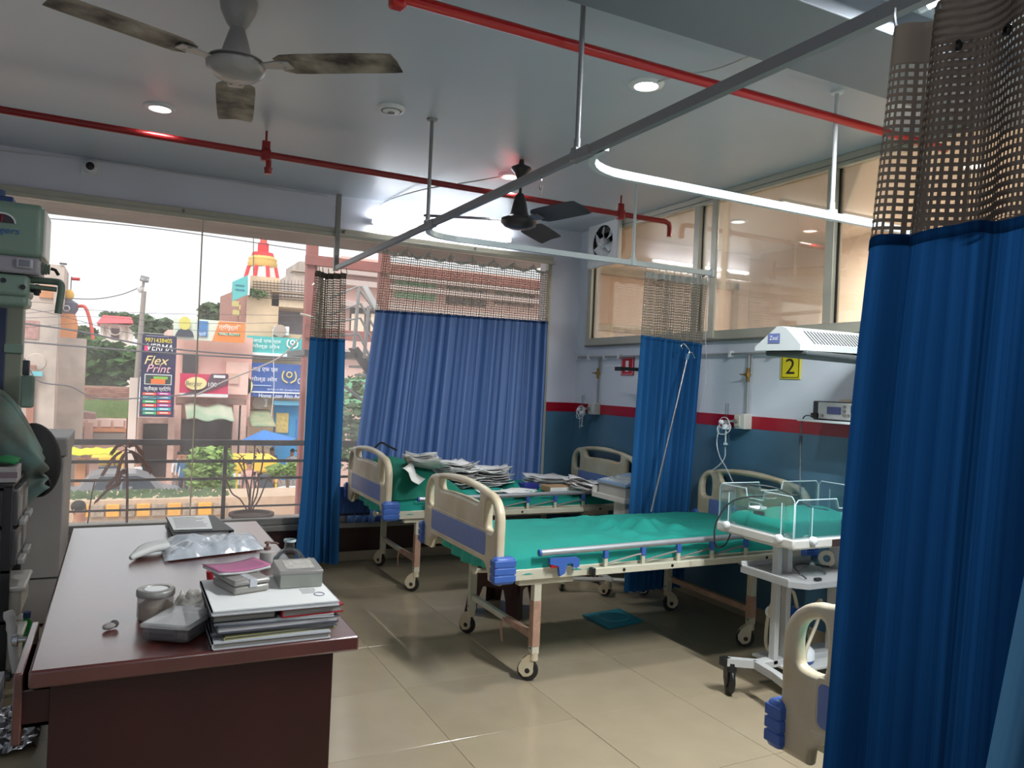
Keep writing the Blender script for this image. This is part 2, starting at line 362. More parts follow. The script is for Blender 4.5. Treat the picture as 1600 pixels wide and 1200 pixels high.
tubelight((2.72, .72, ZC), (2.72, 1.96, ZC), 'ceiling tube light in front of the beam at top right', e=42, nrm=(0, 0, -1))
tubelight((-.3, -.9, ZC), (1.0, -.9, ZC), 'unseen tube light added as fill behind the camera', e=7, nrm=(0, 0, -1))  # unseen lamp added for general fill
t = tubelight((4.7, 4.6, 3.2), (5.9, 4.6, 3.2), 'unseen tube light added to brighten the cream room behind the partition', e=20, nrm=(0, 0, -1))  # this and the next: unseen tubes added to brighten the cream walls
t = tubelight((4.7, 1.6, 3.2), (5.9, 1.6, 3.2), 'second unseen tube light added to brighten the cream room behind the partition', e=9, nrm=(0, 0, -1))
# ------------------------------------------------------------------ ceiling fittings
redp = mat('red_pipe', (150, 24, 26), .28, var=.15, scale=6, spec=.6)
red2 = mat('red_pipe_bright', (196, 24, 24), .28, var=.12, scale=6, spec=.6)
def pipe(name, y, x0, x1, m, label, hang, z=3.02, elbow=False, heads=()):
    t = thing(name, ((x0+x1)/2, y, z), label, 'pipe')
    pts = [(x0, y, z), (x1, y, z)]
    if elbow: pts = [(x0, y, z), (x1-.05, y, z), (x1-.012, y, z-.012), (x1, y, z-.05), (x1, y, z-.12)]
    B().tube(pts, .022, 12).build('pipe_run', m, t)
    for x in hang:
        B().box((x-.03, y-.03, z-.045), (x+.03, y+.03, z+.035), .012).cyl((x, y, z+.03), (x, y, ZC), .007).box((x-.025, y-.014, z+.03), (x+.025, y+.014, z+.085), .003).build('hanger', m, t)
    for x in heads:
        B().cyl((x, y, z), (x, y, z-.10), .018).cyl((x, y, z-.085), (x, y, z-.125), .028, .022).build('sprinkler_stub', m, t)
    return t
pipe('fire_pipe', 5.18, XL, 4.05, redp, 'dark red fire pipe along the ceiling near the window wall', (.78, 3.55), elbow=True, heads=(.8,))
pipe('fire_pipe', 2.76, .2, 4.05, red2, 'bright red fire pipe along the ceiling beside the beam', (.86,), heads=())
# smoke detector
t = thing('smoke_detector', (1.333, 4.305, ZC), 'round white smoke detector on the ceiling beside the curtain rod', 'smoke detector')
B().lathe([(.0, -.03), (.03, -.03), (.036, -.024), (.07, -.02), (.078, -.008), (.078, 0)], (1.333, 4.305, ZC)).build('body', pvc, t)
B().lathe([(.05, -.0235), (.062, -.021)], (1.333, 4.305, ZC)).lathe([(.012, -.034), (.02, -.033), (.02, -.03)], (1.333, 4.305, ZC)).build('vent_ring', mat('grey_plastic', (120, 122, 124), .5), t)
# dome camera / speaker on the lintel
c = V((-.262, YB, 3.10)); t = thing('security_camera', c, 'small white wall camera with a black eye above the window', 'camera')
B().box(c+V((-.065, -.012, -.06)), c+V((.065, 0, .06)), .006).build('base_plate', pvc, t)
B().lathe([(.052, .0), (.052, .03), (.042, .055), (.03, .062)], c, axis=(0, -1, 0)).build('housing', pvc, t)
B().lathe([(.031, .058), (.028, .07), (.001, .078)], c, axis=(0, -1, 0)).build('lens', mat('black_lens', (14, 14, 16), .08), t)
cab = mat('cable_white', (205, 205, 205), .5)
for pts, lb in (([(-1.69, YB-.01, 3.16), (-.8, YB-.01, 3.13), (-.262, YB-.015, 3.155), (.6, YB-.01, 3.155), (1.52, YB-.01, 3.15)], 'thin white cable running along the lintel past the wall camera'),
                ([(2.35, 3.2, ZC-.006), (2.37, 3.0, ZC-.03), (2.45, 2.85, ZC-.035), (2.53, 2.7, ZC-.006)], 'grey cable from the ceiling light over the bright red pipe'),
                ([(2.5, 5.2, ZC-.008), (2.3, 5.35, ZC-.05), (2.1, 5.9, ZC-.03), (2.0, 6.62, ZC-.02), (2.0, 6.64, 3.0)], 'thin cable from the far ceiling light to the tube light')):
    B().tube(curve(pts, 6), .005, 6).build('cable', cab, None, lb, 'cable')
# ------------------------------------------------------------------ ceiling fans
def fan(name, x, y, zm, angs, mats, label, L=.6, wd=.085, bell=False, top=None):
    body, blade, dark = mats; t = thing(name, (x, y, ZC), label, 'ceiling fan')
    if not bell:
        B().lathe([(.0, 0), (.074, -.004), (.078, -.015), (.07, -.06), (.045, -.11), (.02, -.14), (.014, -.16)], (x, y, ZC-.01)).build('canopy', body, t)
        B().lathe([(.014, .25), (.03, .165), (.05, .10), (.062, .055), (.066, .04)], (x, y, zm)).build('lower_canopy', body, t)
        B().cyl((x, y, zm+.1), (x, y, ZC), .011).build('down_rod', body, t)
        B().lathe([(.066, .045), (.112, .034), (.118, .022), (.118, .0), (.108, -.018), (.085, -.035), (.05, -.045), (.0001, -.048)], (x, y, zm), 28).build('motor', body, t)
        B().lathe([(.1185, .026), (.1205, .02), (.1185, .014)], (x, y, zm), 28).build('band', dark, t)
    else:
        B().lathe([(.0, 0), (.015, -.0), (.02, -.03), (.07, -.055), (.072, -.065), (.05, -.09), (.024, -.14), (.012, -.16)], (x, y, ZC)).build('canopy', body, t)
        B().cyl((x, y, zm+.1), (x, y, ZC-.02), .011).build('down_rod', body, t)
        B().lathe([(.02, .20), (.036, .18), (.05, .12), (.062, .06), (.08, .035), (.1, .03)], (x, y, zm)).build('lower_canopy', body, t)
        B().lathe([(.1, .032), (.125, .022), (.13, .008), (.125, -.005), (.1, -.03), (.06, -.045), (.0001, -.05)], (x, y, zm), 28).build('motor', body, t)
    for a in angs:
        a = RAD(a); d = V((cos(a), sin(a), 0)); n = V((-sin(a), cos(a), 0)); c = V((x, y, zm+.012))
        tilt = V((0, 0, -.026 if bell else -.004))
        def P(u, v, z=0): return c + d*u + n*v + tilt*(v/wd) + V((0, 0, z - .03*(u-.12)**2))
        bb = B(); prof = [(.19, .62), (.23, .95), (.3, 1), (.5, 1), (L-.04, .97), (L, .9)]
        top_ = [P(u, wd*k) for u, k in prof]; bot = [P(u, -wd*k) for u, k in prof]
        mid = [P(u, 0, .008) for u, k in prof]; vs = top_+mid+bot; m = len(prof)
        vs += [p-V((0, 0, .003)) for p in vs]
        fs = []
        for i in range(m-1): fs += [(i, i+1, m+i+1, m+i), (m+i, m+i+1, 2*m+i+1, 2*m+i)]
        fs += [tuple(q+3*m for q in f[::-1]) for f in fs]
        rim = [i for i in range(m)]+[2*m-1]+[3*m-1-i for i in range(m)]+[m]
        fs += [(rim[i], rim[i-1], rim[i-1]+3*m, rim[i]+3*m) for i in range(len(rim))]
        bb.add(vs, fs, True); bl = bb.build('blade', blade, t)
        B().prism([P(.10, .018), P(.2, .036), P(.245, .03), P(.245, -.03), P(.2, -.036), P(.10, -.018)], (0, 0, -.006)).cyl(P(.21, .02, -.009), P(.21, .02, .002), .007).cyl(P(.21, -.02, -.009), P(.21, -.02, .002), .007).build('blade_iron', dark if bell else body, bl)
    return t
fgrey = mat('fan_grey', (158, 154, 150), .3, var=.06, scale=10)
dust = mat('dusty_blade', (168, 158, 142), .6, var=.7, scale=7, col2=(44, 38, 28), stretch=(1, 1, 1))
fblk = mat('fan_dark', (52, 46, 48), .3)
fbl2 = mat('fan_dark_blade', (58, 52, 50), .45, var=.2)
fan('ceiling_fan', .378, 3.4, 2.865, (-37, 83, 203), (fgrey, dust, mat('fan_ring', (96, 92, 88), .35, .5)), 'large grey ceiling fan with dust-stained blades near the camera', .70)
fan('ceiling_fan', 2.43, 4.78, 2.735, (-80, 40, 160), (fblk, fbl2, mat('fan_ring_chrome', (150, 140, 130), .3, .8)), 'small dark brown ceiling fan over the beds', .66, bell=True)
# ------------------------------------------------------------------ curtain rails
rail = mat('rail_grey', (138, 138, 140), .4, .3); railw = mat('rail_white', (206, 216, 220), .35, .1)
ZR = 2.53
def track(name, pts, m, label, loc, rods, ends=()):
    t = thing(name, loc, label, 'curtain rail'); pts = [V(p) for p in pts]; bb = B()
    vs = []
    for i, p in enumerate(pts):
        d = (pts[min(i+1, len(pts)-1)]-pts[max(i-1, 0)]).normalized(); s = V((0, 0, 1)).cross(d)
        vs += [p+s*.014+V((0, 0, .018)), p+s*.014-V((0, 0, .018)), p-s*.014-V((0, 0, .018)), p-s*.014+V((0, 0, .018))]
    n = len(pts); fs = [(i*4+j, i*4+(j+1) % 4, i*4+4+(j+1) % 4, i*4+4+j) for i in range(n-1) for j in range(4)]+[(3, 2, 1, 0), tuple(4*n-4+j for j in range(4))]
    bb.add(vs, fs); bb.build('channel', m, t)
    for (x, y, mm) in rods:
        B().cyl((x, y, ZR+.01), (x, y, ZC), .011).lathe([(.0, -.014), (.03, -.012), (.034, 0)], (x, y, ZC)).box((x-.02, y-.02, ZR-.02), (x+.02, y+.02, ZR+.035), .004).cyl((x, y, ZR+.03), (x, y, ZR+.07), .014).build('hanger_rod', mm, t)
    return t
XT = 1.6
t = track('curtain_rail', [(XT, 6.56, ZR), (XT, 0, ZR), (XT, -1.2, ZR)], rail, 'long grey curtain rail running from the window to the near right curtain', (XT, 3, ZR), [(XT, 4.35, rail), (XT, 2.66, rail), (XT, .2, rail)])
B().box((XT-.02, 6.53, ZR-.02), (XT+.02, 6.575, ZC-.01), .003).cyl((XT-.02, 6.55, 3.05), (XT-.025, 6.55, 3.05), .006).build('end_post', alu2, t)
for y in (4.30, 2.62): B().box((XT-.018, y-.07, ZR-.022), (XT+.018, y+.07, ZR+.022), .003).build('joint_sleeve', rail, t)
def loop(y, x1):
    pts = [(XT+.02, y-.30, ZR)]
    for i in range(9): a = pi/2*i/8; pts.append((XT+.02+.28*(1-cos(a)), y-.28+.28*sin(a), ZR))
    return pts+[(x1, y, ZR)]
t = track('curtain_rail', loop(4.63, 4.04), railw, 'white curved curtain rail around the bed by the window', (3, 4.63, ZR), [(3.3, 4.63, railw)])
B().box((4.03, 4.605, ZR-.03), (4.06, 4.655, ZR+.03), .004).build('end_bracket', pvc, t)
t = track('curtain_rail', loop(2.78, 4.05), railw, 'white curved curtain rail above the bassinet', (3, 2.78, ZR), [(3.2, 2.78, pvc)])
hook = mat('chrome_hook', (170, 172, 176), .25, .9)
t = thing('loose_hook', (XT, 2.95, ZR-.05), 'loose wire curtain hook left hanging under the long rail', 'hook')
B().tube(curve([(XT, 2.95, ZR-.018), (XT, 2.95, ZR-.04), (XT, 2.965, ZR-.06), (XT, 2.95, ZR-.075), (XT, 2.94, ZR-.06), (XT, 2.955, ZR-.10)], 5), .003, 5).build('wire', hook, t)
# exhaust fan on the partition corner
yc, zc = 6.14, 2.985; t = thing('exhaust_fan', (XR, yc, zc), 'square white exhaust fan in the corner above the glazed partition', 'exhaust fan')
b = outline(rrect(0, 0, .50, .44, .02), [[(.165*cos(2*pi*i/32), .165*sin(2*pi*i/32)) for i in range(32)]], .05, .008, lambda u, v, q: V((XR-.06+q, yc+u, zc+v)))
b.build('housing', pvc, t)
B().lathe([(.165, -.02), (.16, .03), (.16, .06)], (XR-.06, yc, zc), 28, axis=(1, 0, 0)).build('shroud', mat('dark_duct', (40, 42, 44), .6), t)
B().lathe([(.163, 0), (.0001, .001)], (XR-.002, yc, zc), 24, axis=(-1, 0, 0)).build('duct_back', mat('duct_dark', (22, 23, 24), .8), t)
B().lathe([(.05, -.03), (.048, .03), (.03, .05), (.0001, .055)], (XR-.06, yc, zc), 18, axis=(-1, 0, 0)).build('hub', pvc, t)
for i in range(6):
    a = 2*pi*i/6+.3
    def bl(u, v): r = .045+u*.108; th = a+(v-.5)*(.85); return V((XR-.06-(v-.5)*.05, yc+cos(th)*r, zc+sin(th)*r))
    B().sheet(bl, 4, 4).build('fan_blade', pvc, t, thick=.004)
# ------------------------------------------------------------------ curtains
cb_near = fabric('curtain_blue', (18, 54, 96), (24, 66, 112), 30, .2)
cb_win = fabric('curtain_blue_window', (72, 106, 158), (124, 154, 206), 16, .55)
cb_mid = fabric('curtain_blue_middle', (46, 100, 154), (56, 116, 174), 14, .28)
net_near = fabric('net_grey', (88, 78, 72), (96, 86, 78), 6, .1, (0.018, .46))
net_win = fabric('net_beige', (166, 154, 138), (176, 164, 148), 6, .3, (.022, .34))
net_mid = fabric('net_taupe', (146, 136, 124), (156, 146, 134), 6, .2, (.02, .42))
hemm = fabric('net_hem', (96, 86, 80), (104, 94, 86), 5, .1)
hemw = fabric('net_hem_pale', (178, 178, 174), (190, 188, 182), 5, .2)
eyelet = mat('eyelet', (40, 38, 38), .4, .5)
def curtain(name, label, top, bot, ztop, zband, zbot, folds, amp, mats, seed=0, hem=.05, scallop=0, gather=1.0, hemm_=None, wobble=.25, sharp=1.0, zbf=None, hooks=0, lining=False):
    """cloth hung between two plan paths; folds swing along the plan normal"""
    top = [V((*p, 0)) for p in top]; bot = [V((*p, 0)) for p in bot]
    def along(P, u):
        L_ = [0]
        for a, b in zip(P, P[1:]): L_.append(L_[-1]+(b-a).length)
        s = u*L_[-1]
        for i in range(len(P)-1):
            if s <= L_[i+1] or i == len(P)-2:
                k = (s-L_[i])/max(1e-6, L_[i+1]-L_[i]); d = (P[i+1]-P[i]).normalized(); return P[i].lerp(P[i+1], k), V((-d.y, d.x, 0)), L_[-1]
    _, _, LT = along(top, 0)
    def fn(u, z, zt):
        k = (zt-z)/(zt-zbot); p0, n0, _ = along(top, u); p1, n1, _ = along(bot, u); p = p0.lerp(p1, k)
        ph = 2*pi*(folds*u + wobble*nz(u*5+seed, k*.8, seed))+seed
        sw = sin(ph); sw = math.copysign(abs(sw)**sharp, sw)
        a = amp*(.55+.45*min(1, k*3))*(.75+.5*nz(u*folds*.7, 3.1, seed))
        q = p + n0.lerp(n1, k)*(sw*a + .02*nz(u*2, k*2, seed+5)) ; return V((q.x, q.y, z + (-scallop*(1-abs(sin(pi*folds*u)))*0)))
    nu = int(folds*14); arc = LT*gather
    def zz(u):
        return ztop - (scallop*(abs(sin(pi*hooks*u))) if scallop else 0)
    zb = zbf or (lambda u: zband)
    parts = []
    def strip(za, zc, nv):
        return B().sheet(lambda u, v: fn(u, za(u)*(1-v)+zc(u)*v, ztop), nu, nv, lambda u, v: (u*arc, za(u)*(1-v)+zc(u)*v))
    root = strip(zb, lambda u: zbot+.012*nz(u*9, seed), 16).build(name, mats[0], None, label, 'curtain')
    strip(lambda u: zz(u)-hem, zb, 8).build('net_panel', mats[1], root)
    strip(zz, lambda u: zz(u)-hem, 2).build('top_hem', hemm_ or hemm, root)
    strip(lambda u: zb(u)+.012, lambda u: zb(u)-.012, 1).build('seam', mats[0], root, thick=.003)
    if lining: B().sheet(lambda u, v: fn(.1+.9*u, zz(u)*(1-v)+zb(u)*v, ztop)+V((.012, .012, 0)), nu, 8, lambda u, v: ((.1+.9*u)*arc*1.03+.006, (zz(u)*(1-v)+zb(u)*v)*1.02+.007)).build('net_fold', mats[1], root)
    hk = int(hooks or folds)
    for i in range(hk+1):
        u = min(max(i/hk, .004), .996); p = fn(u, zz(u)-.01, ztop)
        if scallop: p.z = ztop-.004
        B().tube([p+V((0, 0, -.012)), p+V((.006, 0, .012)), p+V((0, 0, .035)), (p.x, p.y, ztop+.045)], .0035, 5).build('hook', hook, root)
    return root, fn
curtain('curtain', 'wide striped blue curtain with beige net top drawn across the window', [(2.03, 6.60), (3.74, 6.60)], [(1.80, 6.585), (3.70, 6.575)], 2.775, 2.215, .34, 22, .026, (cb_win, net_win), 1, .03, .05, 1.35, hemw, .3, hooks=8, zbf=lambda u: 2.20+.03*u)
curtain('curtain', 'narrow blue curtain gathered at the window end of the long rail', [(1.40, 6.36), (1.50, 6.5), (1.63, 6.34)], [(1.335, 6.34), (1.48, 6.46), (1.655, 6.30)], 2.47, 1.91, .06, 6, .045, (cb_mid, net_mid), 2, .05, 0, 3.0)
curtain('curtain', 'blue curtain with grey net top hanging between the two beds', [(3.42, 4.64), (4.0, 4.62)], [(3.42, 4.725), (3.97, 4.725)], 2.48, 1.98, .09, 9, .036, (cb_mid, net_mid), 3, .045, 0, 2.6, hemw, zbf=lambda u: 2.0-.03*u)
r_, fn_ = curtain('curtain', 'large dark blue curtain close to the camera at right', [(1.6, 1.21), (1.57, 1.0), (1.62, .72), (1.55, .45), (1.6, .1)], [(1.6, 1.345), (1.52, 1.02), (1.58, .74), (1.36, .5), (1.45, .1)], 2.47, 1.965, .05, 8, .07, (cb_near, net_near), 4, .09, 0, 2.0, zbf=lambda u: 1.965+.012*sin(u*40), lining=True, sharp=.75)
curtain('curtain', 'paler blue curtain edge in the bottom right corner, nearest the camera', [(1.64, .75), (1.6, .1)], [(1.03, .75), (1.1, .1)], 2.47, 1.965, .05, 5, .03, (fabric('curtain_blue_pale', (70, 118, 156), (84, 132, 168), 30, .2), net_near), 6, .09, 0, 2.0)
for u in (.16, .24):
    p = fn_(u, 2.36, 2.47); d = V((-1, .35, 0)).normalized()
    B().lathe([(.005, -.003), (.011, -.003), (.012, .002), (.006, .003)], p+d*.006, 14, axis=d).build('eyelet', eyelet, r_)
# ------------------------------------------------------------------ hospital beds
cream_p = mat('bed_cream', (214, 202, 178), .35, var=.1, scale=5, col2=(196, 178, 146))
pan_b = mat('panel_blue', (112, 132, 190), .4, var=.08, scale=20)
bump_b = mat('bumper_blue', (62, 98, 172), .38)
steel = mat('bed_frame_cream', (206, 200, 178), .4, var=.12, scale=7)
sheet_m = mat('green_sheet', (16, 142, 128), .85, var=.1, scale=3, bump=.25, bscale=9)
sheet_d = mat('green_sheet_dark', (8, 118, 96), .85, var=.12, scale=4, bump=.3, bscale=12)
tyre = mat('caster_tyre', (36, 34, 32), .6); tape = mat('brown_tape', (186, 146, 124), .5, var=.25, scale=16, bump=.4, bscale=40)
rail_m = mat('rail_aluminium', (186, 188, 192), .4, .7); blk = mat('black_plastic', (22, 22, 24), .45); redpl = mat('red_plastic', (186, 24, 34), .4)
def caster(p, ang, leg, h=.15, r=.058, hw=None, tm=None):
    d = V((cos(ang), sin(ang), 0)); s = V((-d.y, d.x, 0)); c = V(p)+d*.028+V((0, 0, r)); hw = hw or cream_p
    b = B().cyl(V(p)+V((0, 0, h-.035)), V(p)+V((0, 0, h+.01)), .027, .024)
    arch = [(-.046, -.008), (-.05, .02), (-.03, .06), (0, .085), (.032, .088), (.034, .05), (.03, 0), (.01, -.03), (-.02, -.034)]
    for k in (-1, 1): b.prism([c - d*q[0] + V((0, 0, q[1]*r/.058)) + s*(k*.014) for q in arch], s*(k*.007))
    b.box(c-d*.02-V((.016, .016, -.062)), c-d*.02+V((.016, .016, .085)), .004)
    b.build('caster_fork', hw, leg)
    w_ = B().lathe([(r*.5, -.012), (r*.92, -.012), (r, -.006), (r, .006), (r*.92, .012), (r*.5, .012)], c, 22, axis=s).lathe([(.0001, -.0225), (.012, -.0225), (.016, -.02)], c, 14, axis=s).lathe([(.0001, .0225), (.012, .0225), (.016, .02)], c, 14, axis=s)
    w_.build('caster_tyre', tm or tyre, leg)
    B().lathe([(.0001, -.0135), (r*.55, -.0125), (r*.62, -.005), (r*.62, .005), (r*.55, .0125), (.0001, .0135)], c, 18, axis=s).build('caster_hub', hw, leg)
W = 1.08
def board(x, root, name, out):
    arc = [(.15-.15*cos(pi/2*k/8), .88+.145*sin(pi/2*k/8)) for k in range(9)]+[(.25, 1.043), (.42, 1.058)]
    poly = [(0, .555)]+arc+[(W/2, 1.062)]+[(W-a, b) for a, b in arc[::-1]]+[(W, .555), (W-.11, .555), (W-.115, .60), (W-.16, .64), (W-.2, .645), (.2, .645), (.16, .64), (.115, .60), (.11, .555)]
    holes = [smoothpoly([(.055, .84), (.055, .93), (.09, .968), (.155, .985), (.16, .84), (.14, .82), (.075, .82)], 2)]
    holes.append([(W-a, b) for a, b in holes[0]][::-1])
    holes.append(smoothpoly([(.255, .955), (.245, 1.0), (.27, 1.012), (.42, 1.02), (W-.42, 1.02), (W-.27, 1.012), (W-.245, 1.0), (W-.255, .955), (W-.29, .945), (W-.42, .955), (.42, .955), (.29, .945)], 2))
    b = outline(poly, holes, .052, .02, lambda u, v, q: V((x+q, u, v)))
    bd = b.build(name, cream_p, root)
    o = out
    b = outline(rrect(W/2, .745, .80, .125, .02), [], .012, .004, lambda u, v, q: V((x+o*.022+q, u, v)))
    b.build('inset_panel', pan_b, bd)
    b = outline(rrect(W/2, .745, .83, .155, .03), [rrect(W/2, .745, .804, .129, .02)[::-1]], .010, .003, lambda u, v, q: V((x+o*.022+q, u, v)))
    b.build('panel_bead', cream_p, bd)
    B().box((x+o*.018, .12, .652), (x+o*.027, W-.12, .668), .004).build('lower_bead', cream_p, bd)
    for y, s in ((0, -1), (W, 1)):
        b = B().box((x-.045, y-.028, .562), (x+.075 if o < 0 else x+.045, y+.03, .705), .016)
        for zz_ in (.578, .617, .656): b.box((x-.0475, y-.0305, zz_), (x+.0775 if o < 0 else x+.0475, y+.0325, zz_+.033), .003)
        b.build('corner_bumper', bump_b, root)
    return bd
def make_bed():
    t = thing('hospital_bed', (0, 0, 0), '', 'bed', 'hospital beds with green sheets')
    L = 2.26
    board(.02, t, 'footboard', -1); board(L, t, 'headboard', -1)
    b = B()
    for y in (.02, W-.06): b.box((.06, y, .565), (L-.02, y+.04, .625), .004)
    for x in (.1, 1.0, L-.1): b.box((x-.02, .04, .57), (x+.02, W-.04, .61), .003)
    b.box((.16, .05, .53), (.50, .10, .565), .003).box((1.75, .05, .53), (2.0, .10, .565), .003)
    b.build('bed_frame', steel, t)
    b = B()
    for y in (.12, W-.12): b.cyl((.3, y, .55), (1.95, y, .55), .012)
    b.cyl((.02, .30, .565), (.35, .30, .545), .013).cyl((.015, .30, .566), (-.0, .30, .56), .02)
    b.build('crank_rod', steel, t)
    for (x, y, a, tp) in ((.28, .075, 2.5, 1), (.28, .905, 2.2, 0), (1.85, .075, 2.6, 1), (1.85, .905, -.4, 0)):
        lg = B().box((x-.022, y-.022, .15), (x+.022, y+.022, .56), .003).prism([(x-.07, y-.024, .565), (x-.022, y-.024, .53), (x+.022, y-.024, .53), (x+.07, y-.024, .565)], (0, .048, 0)).build('leg', steel, t)
        if tp: B().box((x-.0235, y-.0235, .19), (x+.0235, y+.0235, .44 if x < 1 else .33), .003).build('tape_wrap', tape, lg)
        B().cyl((x-.024, y, .18), (x+.024, y, .18), .006).build('leg_bolt', blk, lg)
        caster((x, y, 0), a, lg)
    for x in (.28, 1.85):
        c = B().box((x-.015, .09, .225), (x+.015, .89, .258), .003).build('cross_bar', steel, t)
        B().box((x-.017, .09, .223), (x+.017, .40 if x < 1 else .85, .260), .003).build('bar_tape', tape, c)
        if x < 1: B().sheet(lambda u, v: V((x-.02-.015*v, .39+.03*u+.02*sin(v*4), .25-.13*v)), 2, 6).build('loose_tape', tape, c, thick=.002)
    # mattress under a tucked green sheet
    def mt(u, v):
        x = .065+u*(L-.10); 
        if v < .14: k = v/.14; y = .02+.02*k; z = .60+.085*k
        elif v > .86: k = (1-v)/.14; y = W-.02-.02*k; z = .60+.085*k
        else:
            k = (v-.14)/.72; y = .04+(W-.08)*k; e = min(k, 1-k)*(W-.08); z = .685+.035*(1-math.exp(-e*14))
        e = min(u, 1-u)*L; z -= .035*math.exp(-e*22)
        wr = .010*nz(x*4, y*6, 1)+.085*max(0, nz(x*7+y*5, y*9-x*4, 4))*math.exp(-((x-1.2)**2+(y-.42)**2)*6)+.004*max(0, nz(x*3+y*8, y*2-x*5, 9))
        if v < .14 or v > .86: y += .005*nz(x*13, v*3, 2); z += .008*nz(x*6, 1)
        return V((x, y, z+wr*(1 if .12 < v < .88 else .3)))
    B().sheet(mt, 110, 60).box((.075, .045, .605), (L-.045, W-.045, .66)).build('mattress', sheet_m, t)
    B().sheet(lambda u, v: V((.07+.012*sin(u*34), .14+u*(W-.28), .66-v*(.045+.055*sin(pi*u))+.004*nz(u*12, v*3))) - V((.02*v, 0, 0)), 40, 5).build('sheet_overhang', mat('green_sheet_light', (58, 178, 158), .85, bump=.3, scale=10), t, thick=.004)
    for s, y0 in ((-1, -.0),):
        y = y0+s*.012
        rl = B().tube([(.245, y, .715), (1.77, y, .735)], .0175, 14).build('side_rail', rail_m, t)
        B().cyl((.238, y, .715), (.25, y, .7152), .0185).cyl((1.765, y, .735), (1.775, y, .735), .0185).build('rail_cap', bump_b, rl)
        b = B().box((.59, y-.018, .575), (1.98, y+.018, .613), .003)
        b.build('lower_bar', steel, rl)
        B().box((.57, y-.019, .574), (.592, y+.019, .614), .003).build('bar_end', blk, rl)
        for k, x in enumerate((.665, .92, 1.175, 1.43, 1.70)):
            B().box((x-.014, y-.012, .662), (x+.014, y+.012, .705+.003*k), .003).build('rail_clip', bump_b, rl); B().box((x-.011, y-.008, .61), (x+.011, y+.008, .668), .002).build('rail_post', steel, rl)
            if k < 4: B().tube([(x, y, .63), (x+.2, y+.002, .665), (x+.25, y, .672)], .006, 6).build('link_bar', alu2, rl)
        for x in (.78, 1.86, 1.12): B().cyl((x, y-.021, .594), (x, y+.021, .594), .009).build('bar_bolt', blk, rl)
        poly = [(.30, .685), (.47, .682), (.485, .672), (.485, .632), (.465, .622), (.445, .63), (.445, .65), (.41, .652), (.395, .60), (.365, .585), (.355, .64), (.30, .655)]
        B().prism([(x, y-s*.006, z) for x, z in (poly if s > 0 else poly[::-1])], (0, s*.022, 0)).build('rail_latch', bump_b, rl)
        B().box((.31, y-.012, .632), (.362, y+.012, .656), .004).build('latch_release', redpl, rl)
    return t
bed = make_bed(); BX = 1.78
bed.location = V((BX, 3.58, 0)); bed['label'] = 'empty middle bed with smooth green sheet and brown-taped front legs'
dup(bed, None, (BX, 5.455, 0), 'bed by the window, covered with loose papers and a green bundle')
dup(bed, None, (BX, .58, 0), 'near bed at bottom right, mostly hidden behind the dark blue curtain')
# green bundle + papers on the window bed
BZ = .725
def blob(u, v):
    x = 1.86+u*.62; y = 5.52+v*.98; e = min(u, 1-u, v, 1-v)
    h = .35*(1-math.exp(-e*9))*(1-.55*u)*(.8+.25*v) + .02*nz(x*7, y*7, 3)
    return V((x, y, BZ-.03+h))
b = B().sheet(blob, 26, 34); b.build('green_bundle', sheet_d, None, 'rolled green bedding bundle on the foot end of the window bed', 'bedding')
paper = mat('paper', (240, 239, 236), .8, var=.05, scale=9); paper2 = mat('paper_grey', (218, 215, 214), .8, var=.15, scale=14); paper3 = mat('paper_brown', (176, 140, 104), .8, var=.2, scale=8)
ink = mat('ink_grey', (120, 120, 126), .8)
def sheetp(b, c, w, h, rz, curl=.02, z=0, seed=0, tilt=0):
    R = Matrix.Rotation(rz, 3, 'Z') @ Matrix.Rotation(tilt, 3, 'Y')
    def fn(u, v):
        p = V(((u-.5)*w, (v-.5)*h, curl*(max(0, nz(u*1.6, v*1.6, seed))+.8*(2*(u-.5)*(v-.5))**2*2)))
        return V(c)+R @ p+V((0, 0, z))
    return b.sheet(fn, 6, 6)
def pile(name, c, n, w, h, rz, label, mats, hz=.006, spread=.05, curl=.03, jit=.25, tilt=0, group=None):
    c = V(c); t = thing(name, c, label, 'papers', group)
    for i in range(n):
        b = B(); q = c+V((random.uniform(-spread, spread), random.uniform(-spread, spread), i*hz+.004))
        sheetp(b, q, w, h, rz+random.uniform(-jit, jit), curl, 0, i*3.3, tilt).build('paper_sheet', mats[i % len(mats)], t, thick=.0025)
    return t
pile('paper_pile', (2.52, 5.92, BZ), 16, .32, .24, .3, 'tall messy heap of papers in the middle of the window bed', (paper, paper2, paper), .013, .05, .07)
pile('paper_pile', (2.82, 5.98, BZ), 13, .34, .25, -.2, 'heap of papers right of the tallest heap, against the curtain', (paper2, paper), .012, .06, .07)
pile('paper_pile', (3.42, 5.95, BZ), 9, .34, .26, .1, 'flat folded paper stack near the headboard of the window bed', (paper2, paper), .009, .03, .03)
pile('paper_pile', (3.0, 5.62, BZ), 2, .30, .21, .5, 'two white sheets spread near the side rail of the window bed', (paper, paper), .004, .05, .012)
pile('paper_pile', (2.72, 5.62, BZ), 1, .30, .14, .1, 'single narrow white sheet by the side rail of the window bed', (paper,), .004, .03, .02)
pile('paper_pile', (3.55, 5.52, BZ-.0), 10, .30, .25, -.25, 'papers sliding off the window bed beside the monitor trolley', (paper, paper2), .008, .04, .07, tilt=.12)
pile('paper_pile', (2.14, 5.72, BZ+.21), 7, .34, .24, 1.1, 'papers lying on the green bundle', (paper, paper2), .008, .05, .06, tilt=.28)
b = B(); sheetp(b, (2.0, 5.53, BZ+.16), .17, .34, -.5, .05, tilt=.75); b.build('paper_bag', mat('white_envelope', (232, 230, 224), .7), None, 'white paper sheet hanging down over the end of the window bed', 'paper', thick=.003)
